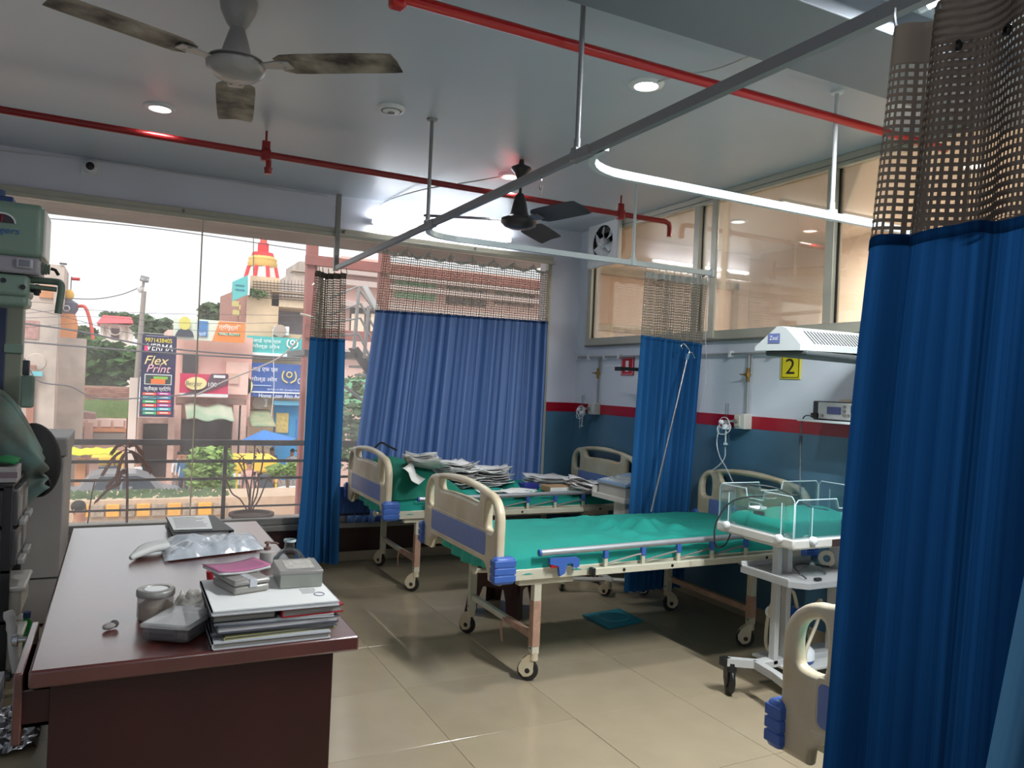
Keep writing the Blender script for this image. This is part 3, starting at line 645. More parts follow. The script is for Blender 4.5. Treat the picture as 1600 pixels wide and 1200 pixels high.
t = thing('file_box', (3.32, 5.60, BZ), 'brown cardboard file under papers on the window bed', 'file')
B().box((3.2, 5.52, BZ), (3.46, 5.68, BZ+.05), .004).build('cover', paper3, t)
B().box((3.205, 5.517, BZ+.008), (3.455, 5.677, BZ+.042)).build('pages', paper, t)
B().box((3.08, 5.74, BZ), (3.22, 5.86, BZ+.045), .004).build('blue_box', mat('dark_blue_card', (42, 48, 132), .5), None, 'small dark blue box among the papers on the window bed', 'box')
B().tube(curve([(1.83, 5.95, 1.06), (1.86, 5.9, 1.10), (1.9, 5.84, 1.08), (1.96, 5.8, 1.05)], 5), .008, 6).build('black_strap', blk, None, 'black strap end on top of the window bed end board', 'strap')
# framed board leaning behind the window bed
t = thing('blue_board', (1.86, 6.6, .44), 'small blue-striped framed board below the window curtain behind the bed end', 'board')
B().box((1.70, 6.575, .42), (2.0, 6.59, .66), .002).build('face', mat('board_blue', (52, 96, 168), .6, var=.35, scale=5, stretch=(8, .2, .2)), t)
B().box((1.69, 6.572, .41), (2.0, 6.594, .43)).box((1.69, 6.572, .41), (1.71, 6.594, .67)).build('frame', mat('dark_navy', (24, 30, 52), .5), t)
# stool
brown = mat('brown_plastic', (62, 34, 32), .35, var=.15, scale=6)
t = thing('plastic_stool', (2.5, 4.9, 0), 'dark brown plastic stool under the far side of the middle bed', 'stool')
R45 = Matrix.Rotation(RAD(38), 3, 'Z'); c = V((2.5, 4.9, 0))
B().box(c+V((-.15, -.15, .40)), c+V((.15, .15, .43)), .02, rot=R45, pivot=c).build('seat', brown, t)
for k in range(4):
    R = R45 @ Matrix.Rotation(pi/2*k, 3, 'Z')
    prof = [(.41, .11), (.30, .10), (.22, .09), (.12, .075), (0, .07)]; vs = []; fs = []
    for z, hw in prof:
        o_ = .155+.05*(1-z/.41)
        vs += [c+R @ V(p) for p in ((o_-hw*1.2, o_, z), (o_, o_, z), (o_, o_-hw*1.2, z), (o_-hw*1.2+.02, o_-.02, z), (o_-.02, o_-.02, z), (o_-.02, o_-hw*1.2+.02, z))]
    q = [0, 1, 2, 5, 4, 3]
    for i in range(len(prof)-1): fs += [(i*6+q[j], i*6+q[(j+1) % 6], i*6+6+q[(j+1) % 6], i*6+6+q[j]) for j in range(6)]
    B().add(vs, fs+[tuple(24+x for x in q)]).build('leg', brown, t)
    vs = [c+R @ V((.175, y, z)) for y, z in ((-.15, .41), (.15, .41), (.15, .12), (.12, .17), (.07, .195), (-.07, .195), (-.12, .17), (-.15, .12))]
    B().prism(vs, R @ V((.014, 0, 0))).build('apron', brown, t)
# teal folder on the floor
t = thing('folder', (3.12, 4.44, 0), 'flat teal film envelope lying on the floor under the middle bed', 'folder')
pts = [PZ(910, 963, .005), PZ(968, 953, .005), PZ(1004, 972, .005), PZ(950, 983, .005)]
B().prism(pts, (0, 0, .012)).build('envelope', mat('teal_card', (28, 128, 148), .4), t)
cc = sum(pts, V((0, 0, 0)))/4+V((0, 0, .018)); B().tube([cc+(pts[1]-pts[0])*.34*cos(a/20*2*pi)+(pts[3]-pts[0])*.34*sin(a/20*2*pi) for a in range(20)], .003, 5, True).build('printed_ring', mat('teal_light', (84, 170, 184), .4), t)
# ------------------------------------------------------------------ right wall services
brass = mat('brass', (150, 116, 56), .35, .8); pgrey = mat('pipe_grey', (168, 166, 164), .4, .35); boxm = mat('outlet_box', (206, 204, 196), .45, var=.06)
clear = glass('clear_plastic', (240, 245, 246), 0.03, .9, (240, 244, 246)); acry = glass('acrylic', (240, 247, 248), .03, .6, (225, 236, 238)); edgem = mat('acrylic_edge', (196, 214, 216), .15, spec=.8)
tubew = mat('clear_tubing', (206, 212, 214), .25, spec=.7)
t = thing('gas_manifold', (4.07, 4.6, 1.905), 'thin grey oxygen pipe running along the right wall under the glazed partition', 'pipe')
B().tube([(4.075, 6.62, 1.905), (4.075, .2, 1.905)], .009, 8).build('pipe_run', pgrey, t)
for y in (6.6, 6.38, 6.11, 5.87, 4.42, 4.0, 3.2, 2.3): B().box((4.06, y-.014, 1.885), (4.1, y+.014, 1.93), .003).cyl((4.055, y, 1.888), (4.1, y, 1.888), .008).build('pipe_clamp', pvc, t)
def outlet(y, label, lb2, tubes):
    t = thing('oxygen_outlet', (4.07, y, 1.4), label, 'oxygen outlet')
    B().tube([(4.08, y, 1.90), (4.08, y, 1.46)], .009, 8).tube([(4.085, y-.022, 1.90), (4.085, y-.022, 1.75)], .005, 6).build('drop_pipe', pgrey, t)
    v = B().cyl((4.075, y, 1.80), (4.075, y, 1.70), .012).cyl((4.075, y, 1.765), (4.075, y, 1.735), .018, n=6).cyl((4.08, y, 1.75), (4.05, y+.0, 1.75), .01).build('shut_off_valve', brass, t)
    B().tube([(4.05, y, 1.75), (4.045, y+.05, 1.752)], .005, 6).build('valve_lever', brass, v)
    b = B().box((4.02, y-.04, 1.355), (4.1, y+.06, 1.465), .004).build('outlet_box', boxm, t)
    B().box((4.012, y+.0, 1.37), (4.022, y+.055, 1.45), .003).build('outlet_plate', mat('outlet_plate', (190, 186, 176), .5), b)
    B().cyl((4.022, y+.03, 1.41), (3.99, y+.03, 1.41), .016).build('outlet_socket', alu2, b)
    f = thing('oxygen_flowmeter', (3.99, y+.10, 1.2), lb2, 'flowmeter'); c = V((3.985, y+.105, 1.40))
    B().cyl(c+V((0, 0, .01)), c+V((0, 0, .135)), .012, n=12).build('meter_tube', clear, f)
    B().cyl(c+V((0, 0, -.02)), c+V((0, 0, .012)), .014).cyl(c, V((4.0, y+.03, 1.41)), .008).build('meter_body', pgrey, f)
    B().ell(c+V((-.015, .035, -.005)), (.022, .022, .018)).build('flow_knob', pvc, f)
    B().cyl(c+V((0, 0, -.055)), c+V((0, 0, -.02)), .03).build('bottle_cap', pvc, f)
    B().lathe([(.029, -.055), (.029, -.17), (.024, -.185), (.001, -.185)], c, 18).build('humidifier_bottle', clear, f)
    B().cyl(c+V((0, 0, -.165)), c+V((0, 0, -.055)), .006).cyl(c+V((0, 0, -.17)), c+V((0, 0, -.155)), .016).build('bubble_stem', pvc, f)
    for i in range(2 if tubes else 5):
        r = .05+.012*random.random(); a0 = random.random()*6; ti = random.uniform(-.5, .5)
        B().tube([c+V((-.02+.02*cos(k/18*2*pi+a0)*(i % 2), r*cos(k/18*2*pi), -.03+r*.8*sin(k/18*2*pi)+ti*.04)) for k in range(18)], .0032, 6, True).build('coiled_tubing', tubew, f)
    for pts in tubes: B().tube(curve(pts, 8), .004, 6).build('oxygen_tubing', tubew, f)
outlet(6.21, 'far wall oxygen outlet with brass valve beside the red number sign', 'far oxygen flowmeter wrapped in coiled clear tubing', [])
outlet(4.23, 'near wall oxygen outlet with brass valve left of the yellow number sign', 'near oxygen flowmeter with tubing hanging to the middle headboard',
       [[(3.98, 4.40, 1.36), (3.97, 4.41, 1.24), (3.96, 4.36, 1.14), (3.95, 4.28, 1.07), (3.93, 4.2, 1.0), (3.92, 4.14, .94)], [(3.985, 4.335, 1.215), (3.98, 4.33, 1.14), (3.96, 4.36, 1.08), (3.94, 4.42, 1.03)]])
def sign(y0, y1, z0, z1, bgc, fgc, ch, label, inner):
    t = thing('number_sign', (4.09, (y0+y1)/2, z0), label, 'sign')
    B().box((4.09, y0, z0), (4.099, y1, z1), .002).build('plate', bgc, t)
    vs = outline(rrect(0, 0, (y1-y0)*.88, (z1-z0)*.9, .003, 1), [rrect(0, 0, (y1-y0)*.82, (z1-z0)*.85, .002, 1)[::-1]], .001, .0002, lambda u, v, q: V((4.0895+q, (y0+y1)/2-u, (z0+z1)/2+v)))
    vs.build('border', inner, t)
    text(ch, (4.089, (y0+y1)/2, (z0+z1)/2), (y1-y0)*(.46 if ch == '2' else .24), (z1-z0)*.6, (0, -1, 0), (0, 0, 1), fgc, t, 'numeral')
sign(3.762, 3.935, 1.725, 1.90, mat('sign_yellow', (226, 208, 20), .4), mat('sign_black', (40, 30, 20), .5), '2', 'yellow wall sign with a black 2 below the warmer hood', mat('sign_black', (40, 30, 20)))
sign(5.66, 5.855, 1.735, 1.90, mat('sign_red', (190, 16, 34), .4), pvc, '1', 'red wall sign with a white 1 left of the middle curtain', pvc)
t = thing('wall_arm', (4.05, 5.65, 1.80), 'short black clamp arm with a pale strip in front of the red sign', 'arm')
B().box((3.84, 5.50, 1.77), (4.09, 5.54, 1.80), .003).box((3.83, 5.48, 1.765), (3.87, 5.58, 1.80), .004).build('arm', blk, t); B().box((3.84, 5.52, 1.803), (3.855, 5.74, 1.812), .002).build('pale_strip', pvc, t)
B().tube(curve([(4.04, 4.66, 2.5), (4.05, 4.68, 2.1), (4.06, 4.66, 1.75), (4.07, 4.73, 1.45)], 8), .003, 5).build('hanging_wire', cab, None, 'thin pale wire hanging beside the middle curtain', 'wire')
B().tube(curve([(3.985, 4.63, 2.515), (3.97, 4.75, 2.47), (3.95, 5.1, 2.52), (3.92, 5.2, 2.50), (3.9, 5.0, 2.44)], 8), .004, 5).build('loose_cable', blk, None, 'dark loose cable end above the middle curtain', 'cable')
# syringe pump on a wall shelf
t = thing('wall_shelf', (4.0, 3.3, 1.44), 'thin white wall shelf carrying the medical device', 'shelf')
B().box((3.86, 2.75, 1.452), (4.1, 3.56, 1.466), .002).box((3.98, 2.9, 1.40), (4.1, 2.91, 1.452)).build('board', pvc, t)
t = thing('monitor', (3.95, 3.3, 1.466), 'grey medical device with blue screen on the wall shelf', 'medical device')
mg = mat('device_grey', (184, 186, 184), .4); mdk = mat('device_dark', (46, 48, 52), .4)
B().box((3.93, 3.02, 1.468), (4.08, 3.50, 1.585), .008).build('case', mdk, t)
B().box((3.918, 3.03, 1.474), (3.935, 3.45, 1.578), .006).build('front_panel', mg, t)
B().box((3.912, 3.275, 1.508), (3.92, 3.375, 1.552), .002).build('screen', mat('lcd', (44, 60, 118), .15), t)
for y, z in ((3.245, 1.555), (3.245, 1.53), (3.245, 1.505), (3.215, 1.505), (3.41, 1.495)): B().cyl((3.905, y, z), (3.92, y, z), .009).build('knob', alu2, t)
B().box((3.913, 3.12, 1.52), (3.92, 3.20, 1.565), .002).build('key_panel', mdk, t)
B().box((3.90, 3.44, 1.478), (3.935, 3.49, 1.508), .005).build('plug', blk, t)
c = B().tube(curve([(3.90, 3.47, 1.49), (3.88, 3.52, 1.48), (3.87, 3.53, 1.4), (3.85, 3.51, 1.2), (3.8, 3.45, 1.0), (3.72, 3.35, .93), (3.6, 3.3, .915)], 8), .0045, 6).build('power_lead', mat('grey_lead', (84, 86, 88), .5), t)
B().cyl((3.868, 3.528, 1.36), (3.867, 3.528, 1.30), .009).build('lead_ferrule', mdk, c)
B().lathe([(.06, 0), (.055, .008), (.03, .016), (.001, .018)], (4.0, 3.3, 1.586), 14, scale=(.5, 1)).build('putty_cap', mat('tan_cap', (176, 160, 140), .6), None, 'flat tan pad on top of the medical device', 'pad')
# ------------------------------------------------------------------ bassinet with overhead warmer
cw = mat('cot_white', (206, 202, 194), .4, var=.06); wh = mat('warmer_white', (190, 196, 196), .45); dslot = mat('slot_dark', (40, 48, 52), .6)
t = thing('infant_warmer', (3.45, 3.1, 0), 'acrylic-walled infant cot on castors with overhead warmer hood by the right wall', 'infant warmer')
x0, x1, y0, y1, zb = 3.10, 3.92, 2.845, 3.42, .85
B().box((x0, y0, zb-.035), (x1, y1, zb+.022), .012).box((x0+.05, y0+.15, zb-.055), (x1, y1-.17, zb-.03), .01).build('cot_base', cw, t)
B().box((x0+.28, y0-.004, zb-.03), (x1-.05, y0+.01, zb+.01), .002).build('front_slot', mat('slot_brown', (58, 40, 36), .5), t)
def cm(u, v):
    x = x0+.03+u*(x1-x0-.06); y = y0+.03+v*(y1-y0-.06); e = min(u*(x1-x0), v*(y1-y0), (1-u)*(x1-x0), (1-v)*(y1-y0))
    return V((x, y, zb+.024+.07*(1-math.exp(-e*45))+.014*nz(x*8, y*8, 2)+.02*math.exp(-((x-3.55)**2+(y-3.35)**2)*30)))
B().sheet(cm, 28, 24).build('cot_mattress', mat('cot_sheet', (22, 170, 150), .85, bump=.3, scale=14), t)
def panel(a, b, h):
    a, b = V(a), V(b); d = (b-a).normalized(); n = V((d.y, -d.x, 0)); L_ = (b-a).length
    notch = [(.012, 0), (L_-.012, 0), (L_-.012, h-.02), (L_-.03, h), (L_*.62, h), (L_*.60, h-.05), (L_*.40, h-.05), (L_*.38, h), (.03, h), (.012, h-.02)]
    hand = rrect(L_/2, h-.085, .085, .032, .014)[::-1]
    p = outline(notch, [hand], .006, .001, lambda u, v, q: a+d*u+n*q+V((0, 0, v+.01))).build('acrylic_wall', acry, t)
    B().tube([a+d*u+V((0, 0, v+.01)) for u, v in notch], .0034, 5, True).tube([a+d*u+V((0, 0, v+.01)) for u, v in hand], .003, 5, True).build('wall_edge', edgem, p)
    for u in (L_*.16, L_*.84):
        B().tube([a+d*u+n*.004+V((0, 0, .02)), a+d*u+n*.004+V((0, 0, h-.03))], .0035, 5).build('wall_rib', edgem, p)
        B().lathe([(.022, 0), (.022, .022), (.016, .028), (.001, .028)], a+d*u+n*.006+V((0, 0, .0)), 8, axis=n).build('clamp_knob', pvc, p)
z = zb+.012
panel((x0+.008, y1, z), (x0+.008, y0, z), .215); panel((x0, y0+.008, z), (x1, y0+.008, z), .20); panel((x1, y1-.008, z), (x0, y1-.008, z), .215); panel((x1-.008, y0, z), (x1-.008, y1, z), .215)
B().box((x0+.012, y0+.22, zb+.105), (x0+.017, y0+.30, zb+.125)).build('blue_label', mat('label_blue', (50, 70, 140), .5), t); B().box((x0+.36, y0-.0005+.012, zb+.085), (x0+.52, y0+.016, zb+.105)).build('blue_label', mat('label_blue', (50, 70, 140)), t)
gcol = mat('cot_column', (186, 186, 184), .4, .1)
for px, py in ((3.175, 3.02), (3.262, 3.03)): B().box((px-.017, py-.02, .17), (px+.017, py+.02, zb-.03), .003).build('column', gcol, t)
b = B().box((3.60, 2.98, .17), (3.66, 3.05, .80), .004); b.build('column', gcol, t); B().box((3.595, 2.975, .80), (3.665, 3.055, .825), .004).build('column_cap', blk, t)
B().box((3.90, 3.07, .17), (3.98, 3.15, 1.90), .004).build('warmer_column', gcol, t)
tr = B(); tp = [(3.09, 3.20), (3.09, 2.86), (3.16, 2.79), (3.62, 2.79), (3.62, 3.20)]
tr.prism([V((x, y, .625)) for x, y in tp], (0, 0, .03)); tray = tr.build('instrument_tray', mat('tray_grey', (168, 168, 168), .35, .2), t)
B().box((3.09, 3.19, .655), (3.62, 3.20, .685), .002).box((3.09, 2.86, .655), (3.097, 3.20, .668), .002).build('tray_rim', gcol, tray)
for s, dx in ((1, 0), (-1, .95)):
    pts = [V((x*1.0, y, .18)) for x, y in ((2.93, 3.12), (3.06, 3.03), (3.03, 2.86), (2.95, 2.62))]
    if s < 0: pts = [V((6.93-p.x, p.y, p.z)) for p in pts]
    b = B()
    for a, c in zip(pts, pts[1:]):
        d = (c-a).normalized(); n = V((-d.y, d.x, 0))*.02; b.prism([a+n-V((0, 0, .02)), a-n-V((0, 0, .02)), a-n+V((0, 0, .02)), a+n+V((0, 0, .02))], c-a)
    b.build('base_leg', gcol, t)
    for p in (pts[0], pts[-1]):
        d = (p-pts[1]).normalized(); B().box(p-V((.022, .022, .022)), p+V((.022, .022, .022)), .003).build('leg_cap', blk, t)
        lg = B().cyl((p.x+s*.03, p.y-.02, .16), (p.x+s*.03, p.y-.02, .11), .012).build('castor_stem', alu2, t)
        caster((p.x+s*.03, p.y-.02, 0), 1.1, lg, .165, .076, blk, blk)
B().box((3.05, 3.0, .155), (3.95, 3.06, .195), .004).box((3.2, 2.9, .15), (3.75, 3.2, .165), .003).build('base_beam', gcol, t)
# hood
A0, A1 = V((3.03, 2.94, 1.84)), V((3.98, 3.10, 1.865)); ex = A1-A0; yy = V((-ex.y, ex.x, 0)).normalized(); zz = V((0, 0, 1))
pr_ = [(-.13, 0), (-.13, .03), (-.045, .115), (-.02, .125), (.01, .125), (.14, .02), (.14, 0)]
hd = B().prism([A0+yy*a+zz*c for a, c in pr_], ex).build('warmer_hood', wh, t)
sd = (V((0, 0, .115))-yy*.045)-(V((0, 0, .03))-yy*.13)
for k in range(26):
    p = A0+ex*(.14+k*.031)-yy*.125+zz*.036
    B().prism([p, p+ex.normalized()*.010, p+ex.normalized()*.010+sd*.82, p+sd*.82], (sd.cross(ex)).normalized()*-.0012).build('vent_slot', dslot, hd)
B().box((3.06, 2.87, 1.815), (3.95, 3.12, 1.842), .01, Matrix.Rotation(.167, 3, 'Z')).build('heater_tray', mat('heater_dark', (70, 76, 78), .5), hd)
p = A0+yy*.02+zz*.06-ex.normalized()*.001; B().prism([p+yy*.04-zz*.022, p-yy*.03-zz*.022, p-yy*.03+zz*.028, p+yy*.04+zz*.028], -ex.normalized()*.001).build('maker_label', mat('label_violet', (96, 108, 160), .5), hd)
text('Zeal', p-yy*-.005+zz*.005-ex.normalized()*.002, .05, .022, -yy, zz, pvc, hd)
p = A0+ex*.62-yy*.131+zz*.018; B().prism([p-ex.normalized()*.02-zz*.008, p+ex.normalized()*.02-zz*.008, p+ex.normalized()*.02+zz*.008, p-ex.normalized()*.02+zz*.008], -yy*.001).build('warning_label', mat('label_yellow', (226, 206, 40), .5), hd)
# things on and under the tray
t = thing('oxygen_mask', (3.35, 2.95, .655), 'clear plastic mask with a black lead on the instrument tray', 'mask')
B().lathe([(.07, 0), (.066, .012), (.045, .03), (.018, .042), (.012, .055)], (3.36, 2.95, .657), 18, scale=(1.3, .8)).build('mask_shell', clear, t)
B().tube(curve([(3.22, 2.86, .66), (3.2, 2.9, .69), (3.26, 2.98, .70), (3.4, 3.02, .69), (3.55, 3.0, .67)], 6), .004, 6).build('lead', blk, t)
B().box((3.24, 2.81, .656), (3.28, 2.835, .672), .006).build('clip', blk, t)
B().lathe([(.03, 0), (.034, .02), (.012, .03), (.001, .031)], (3.5, 3.05, .656), 12).build('teal_cap', mat('teal_plastic', (70, 140, 130), .4), None, 'small teal cap on the instrument tray', 'cap')
c = V((3.36, 3.02, .166)); t = thing('suction_jar', c, 'suction jar with blue lid and pale tubes on the cot base', 'suction jar')
B().lathe([(.001, 0), (.08, 0), (.085, .02)], c, 20).build('blue_foot', mat('foot_blue', (40, 84, 160), .4), t)
B().lathe([(.086, .02), (.084, .06), (.06, .085), (.05, .09)], c, 20).build('white_base', pvc, t)
B().lathe([(.05, .09), (.052, .22), (.05, .24)], c, 20).build('jar', clear, t)
B().lathe([(.055, .235), (.058, .275), (.05, .285), (.001, .287)], c, 20).build('lid', mat('lid_blue', (30, 92, 190), .4), t)
tb_ = mat('suction_tube', (196, 186, 160), .4)
for pts in ([(3.34, 3.02, .45), (3.32, 3.04, .54), (3.26, 3.06, .53), (3.22, 3.1, .44), (3.22, 3.12, .25), (3.25, 3.1, .18)], [(3.42, 2.99, .44), (3.46, 2.97, .5), (3.42, 2.95, .4), (3.32, 2.93, .26), (3.30, 2.92, .19)], [(3.2, 2.78, .2), (3.25, 2.72, .05), (3.4, 2.66, .008)]): B().tube(curve(pts, 8), .010 if pts[0][0] > 3.3 else .005, 8).build('hose', tb_ if pts[0][0] > 3.3 else blk, t)
B().lathe([(.03, -.008), (.034, 0), (.03, .008), (.001, .01)], (3.23, 3.1, .42), 14, axis=(-.5, -.8, .1)).build('filter_disc', pvc, t)
t = thing('tape_roll', (3.6, 3.1, .66), 'roll of cream tape at the right end of the instrument tray', 'tape')
B().lathe([(.02, -.02), (.045, -.02), (.048, 0), (.045, .02), (.02, .02), (.02, -.02)], (3.585, 3.05, .70), 18, axis=(-.6, -.6, .2)).build('roll', mat('cream_tape', (214, 204, 186), .6), t)
for pts, lb in (([(3.12, 3.38, 1.05), (3.3, 3.36, 1.08), (3.45, 3.28, 1.06), (3.6, 3.2, .97), (3.7, 3.15, .955)], 'dark lead arching over the infant cot'),
                ([(3.24, 2.96, 1.08), (3.05, 3.2, 1.03), (3.0, 3.3, .9), (3.02, 3.34, .78), (3.1, 3.4, .72), (3.16, 3.4, .735), (3.17, 3.36, .83)], 'grey loop of cable hanging from the infant cot wall')):
    B().tube(curve(pts, 8), .005, 6).build('cable', mdk, None, lb, 'cable')
B().box((3.2, 3.22, .955), (3.29, 3.28, .975), .006).build('white_packet', pvc, None, 'small white packet inside the infant cot', 'packet')
# ------------------------------------------------------------------ monitor trolley behind the middle bed
Z0 = .77; A = PZ(925, 768, Z0); Bp = PZ(986, 783, Z0); d = (Bp-A).normalized(); n = V((-d.y, d.x, 0)); A = A; Lx = .43
def T(u, v, z): return A+d*u+n*v+V((0, 0, z-Z0))
t = thing('monitor_trolley', T(.25, .18, 0), 'white wheeled trolley between the window bed and the middle curtain', 'trolley')
def tbx(b, u0, u1, v0, v1, za, zb_): return b.prism([T(u0, v0, za), T(u1, v0, za), T(u1, v1, za), T(u0, v1, za)], (0, 0, zb_-za))
tbx(tbx(B(), 0, Lx, 0, .38, Z0-.035, Z0), 0, .012, 0, .38, Z0, Z0+.05).build('top_shelf', cw, t)
tbx(B(), .34, .40, .1, .16, .12, Z0-.03).build('column', cw, t)
tbx(B(), .26, .40, .03, .2, .56, .73).build('drawer_box', cw, t)
b = B()
for u, v in ((-.1, .12), (.05, -.28), (.30, -.02), (.38, .3)):
    q, w_ = T(.2, .08, .10), T(u, v, .10); b.tube([q, w_], .018, 6)
b.build('star_base', cw, t)
for u, v in ((-.1, .12), (.05, -.28), (.30, -.02), (.38, .3)):
    p = T(u, v, 0); lg = B().cyl((p.x, p.y, .12), (p.x, p.y, .085), .02).build('castor_stem', cw, t); caster((p.x, p.y, 0), .9+u*4, lg, .10, .042)
t = thing('ecg_machine', T(.28, .18, Z0), 'grey medical console with keyboard and dark red screen on the white trolley', 'medical console')
tbx(B(), .05, .40, .03, .33, Z0+.002, Z0+.085).build('console_body', mat('console_grey', (176, 172, 164), .45), t)
B().prism([T(.04, .02, Z0+.085), T(.41, .02, Z0+.085), T(.41, .34, Z0+.13), T(.04, .34, Z0+.13)], (0, 0, .022)).build('console_top', mat('console_blue', (140, 164, 190), .4), t)
for i in range(9):
    for j in range(4):
        u, v = .065+i*.037, .05+j*.045; zz_ = Z0+.107+.045*(v-.02)/.32; tbx(B(), u, u+.026, v, v+.03, zz_, zz_+.008).build('key', mat('key_white', (206, 208, 206), .5), t)
B().prism([T(.16, .34, Z0+.15), T(.41, .34, Z0+.15), T(.41, .40, Z0+.23), T(.16, .40, Z0+.23)], (0, 0, .012)).build('screen_lid', mat('console_blue', (140, 164, 190)), t)
B().prism([T(.19, .348, Z0+.172), T(.40, .348, Z0+.172), T(.40, .388, Z0+.228), T(.19, .388, Z0+.228)], (0, 0, .003)).build('screen', mat('dark_red_screen', (92, 34, 44), .2), t)
# rod leaning on the middle curtain
t = thing('drip_rod', (3.45, 4.48, .74), 'thin chrome drip rod leaning against the middle curtain from the bed', 'rod')
B().tube([(3.44, 4.47, .735), (3.735, 4.50, 1.875)], .008, 8).build('rod', hook, t)
B().tube(curve([(3.735, 4.50, 1.875), (3.75, 4.5, 1.91), (3.72, 4.5, 1.94), (3.69, 4.5, 1.96), (3.67, 4.5, 1.94), (3.685, 4.5, 1.92)], 6), .005, 6).tube(curve([(3.735, 4.5, 1.88), (3.77, 4.5, 1.90), (3.80, 4.5, 1.86)], 5), .005, 6).build('hook_end', hook, t)
B().cyl((3.727, 4.499, 1.845), (3.737, 4.501, 1.885), .014).build('hook_collar', mat('collar_blue', (90, 130, 170), .4), t)
# ------------------------------------------------------------------ desk
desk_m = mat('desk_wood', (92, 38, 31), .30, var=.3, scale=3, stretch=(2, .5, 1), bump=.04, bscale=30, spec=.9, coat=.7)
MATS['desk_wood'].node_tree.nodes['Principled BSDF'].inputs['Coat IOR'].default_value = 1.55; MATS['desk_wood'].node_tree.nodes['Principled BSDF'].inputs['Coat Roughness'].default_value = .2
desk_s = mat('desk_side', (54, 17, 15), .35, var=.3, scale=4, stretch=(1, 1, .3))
dx0, dx1, dy0, dy1, dz = -.19, .722, 2.43, 4.53, .77
t = thing('desk', (.27, 3.48, 0), 'dark red wooden desk with a glossy worn top in front of the window', 'desk')
top = B().box((dx0, dy0, dz-.05), (dx1, dy1, dz), .008).build('desk_top', desk_m, t)
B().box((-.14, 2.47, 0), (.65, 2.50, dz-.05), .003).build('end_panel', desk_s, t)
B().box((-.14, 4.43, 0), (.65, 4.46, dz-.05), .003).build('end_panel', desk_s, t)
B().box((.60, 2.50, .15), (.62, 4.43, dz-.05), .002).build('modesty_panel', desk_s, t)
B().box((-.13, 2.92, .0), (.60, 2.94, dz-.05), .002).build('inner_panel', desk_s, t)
d = B().box((-.225, 2.45, .565), (-.203, 2.93, .762), .004); d.build('drawer_front', desk_m, t)
b = B().box((-.203, 2.48, .60), (.55, 2.49, .70)).box((-.203, 2.89, .60), (.55, 2.90, .70)).box((-.203, 2.48, .60), (.55, 2.90, .61)); b.build('drawer_box', desk_s, t)
B().cyl((-.225, 2.62, .70), (-.245, 2.62, .70), .006).lathe([(.001, 0), (.014, .003), (.014, .012), (.001, .016)], (-.245, 2.62, .70), 12, axis=(-1, 0, 0)).build('drawer_knob', blk, t)
B().cyl((-.225, 2.84, .735), (-.252, 2.84, .735), .008).lathe([(.001, 0), (.02, .004), (.016, .018), (.001, .022)], (-.25, 2.84, .735), 12, axis=(-1, 0, 0)).build('drawer_knob', hook, t)
dt = dz+.001
# binder
binp = [V((.245, 4.50, dt)), V((.475, 4.50, dt)), V((.525, 4.05, dt)), V((.262, 4.06, dt))]
t = thing('ring_binder', (.38, 4.27, dt), 'thick black binder with white pages on top at the far end of the desk', 'binder')
B().prism(binp[::-1], (0, 0, .006)).build('back_cover', blk, t)
cen = sum(binp, V((0, 0, 0)))/4
B().prism([cen+(p-cen)*.93+V((0, 0, .006)) for p in binp][::-1], (0, 0, .035)).build('pages', paper2, t)
B().prism([p+V((0, 0, .041)) for p in binp][::-1], (0, 0, .005)).prism([binp[2]+V((0, 0, .0)), binp[2]+V((.012, 0, 0)), binp[1]+V((.012, 0, 0)), binp[1]], (0, 0, .046)).build('front_cover', blk, t)
sh = B().prism([V((.262, 4.10, dt+.048)), V((.44, 4.09, dt+.048)), V((.455, 4.47, dt+.048)), V((.25, 4.46, dt+.048))], (0, 0, .004)).build('top_sheet', paper, t)
for i in range(9):
    y = 4.14+i*.034; B().box((.275, y, dt+.0522), (.43-random.random()*.05, y+.007, dt+.0527)).build('printed_line', ink, sh)
# glove packet
t = thing('glove_packet', (.33, 3.85, dt), 'crumpled clear packet of white gloves across the desk', 'packet')
film = mat('packet_film', (206, 212, 220), .12, spec=.9, alpha=.75, bump=.3, scale=30)
def pk(u, v):
    x = .20+u*.44; y = 3.70+v*.30+.12*(u-.5)+.05*(1-u)*(v-.3); e = min(u, 1-u, v, 1-v)
    return V((x, y, dt+.006+(.035+.028*nz(x*14, y*14, 1)+.03*abs(nz(x*22+y*9, y*6, 5)))*(1-math.exp(-e*14))))
B().sheet(pk, 44, 30).build('film', film, t)
B().sheet(lambda u, v: pk(.04+u*.9, .08+v*.84)-V((0, 0, .012)), 20, 14).build('folded_gloves', mat('glove_white', (222, 224, 228), .6), t)
gl = B()
for k in range(5):
    gl.tube(curve([(.22, 3.82+.012*k, dt+.03), (.16, 3.77+.022*k, dt+.032), (.09+.006*k, 3.70+.035*k, dt+.022), (.07+.01*k, 3.68+.037*k, dt+.015)], 4), [.02, .02, .019, .018, .018, .018, .017, .016, .015, .014, .013, .011, .009][:13], 8)
gl.build('glove_fingers', mat('glove_latex', (216, 216, 212), .5), t)
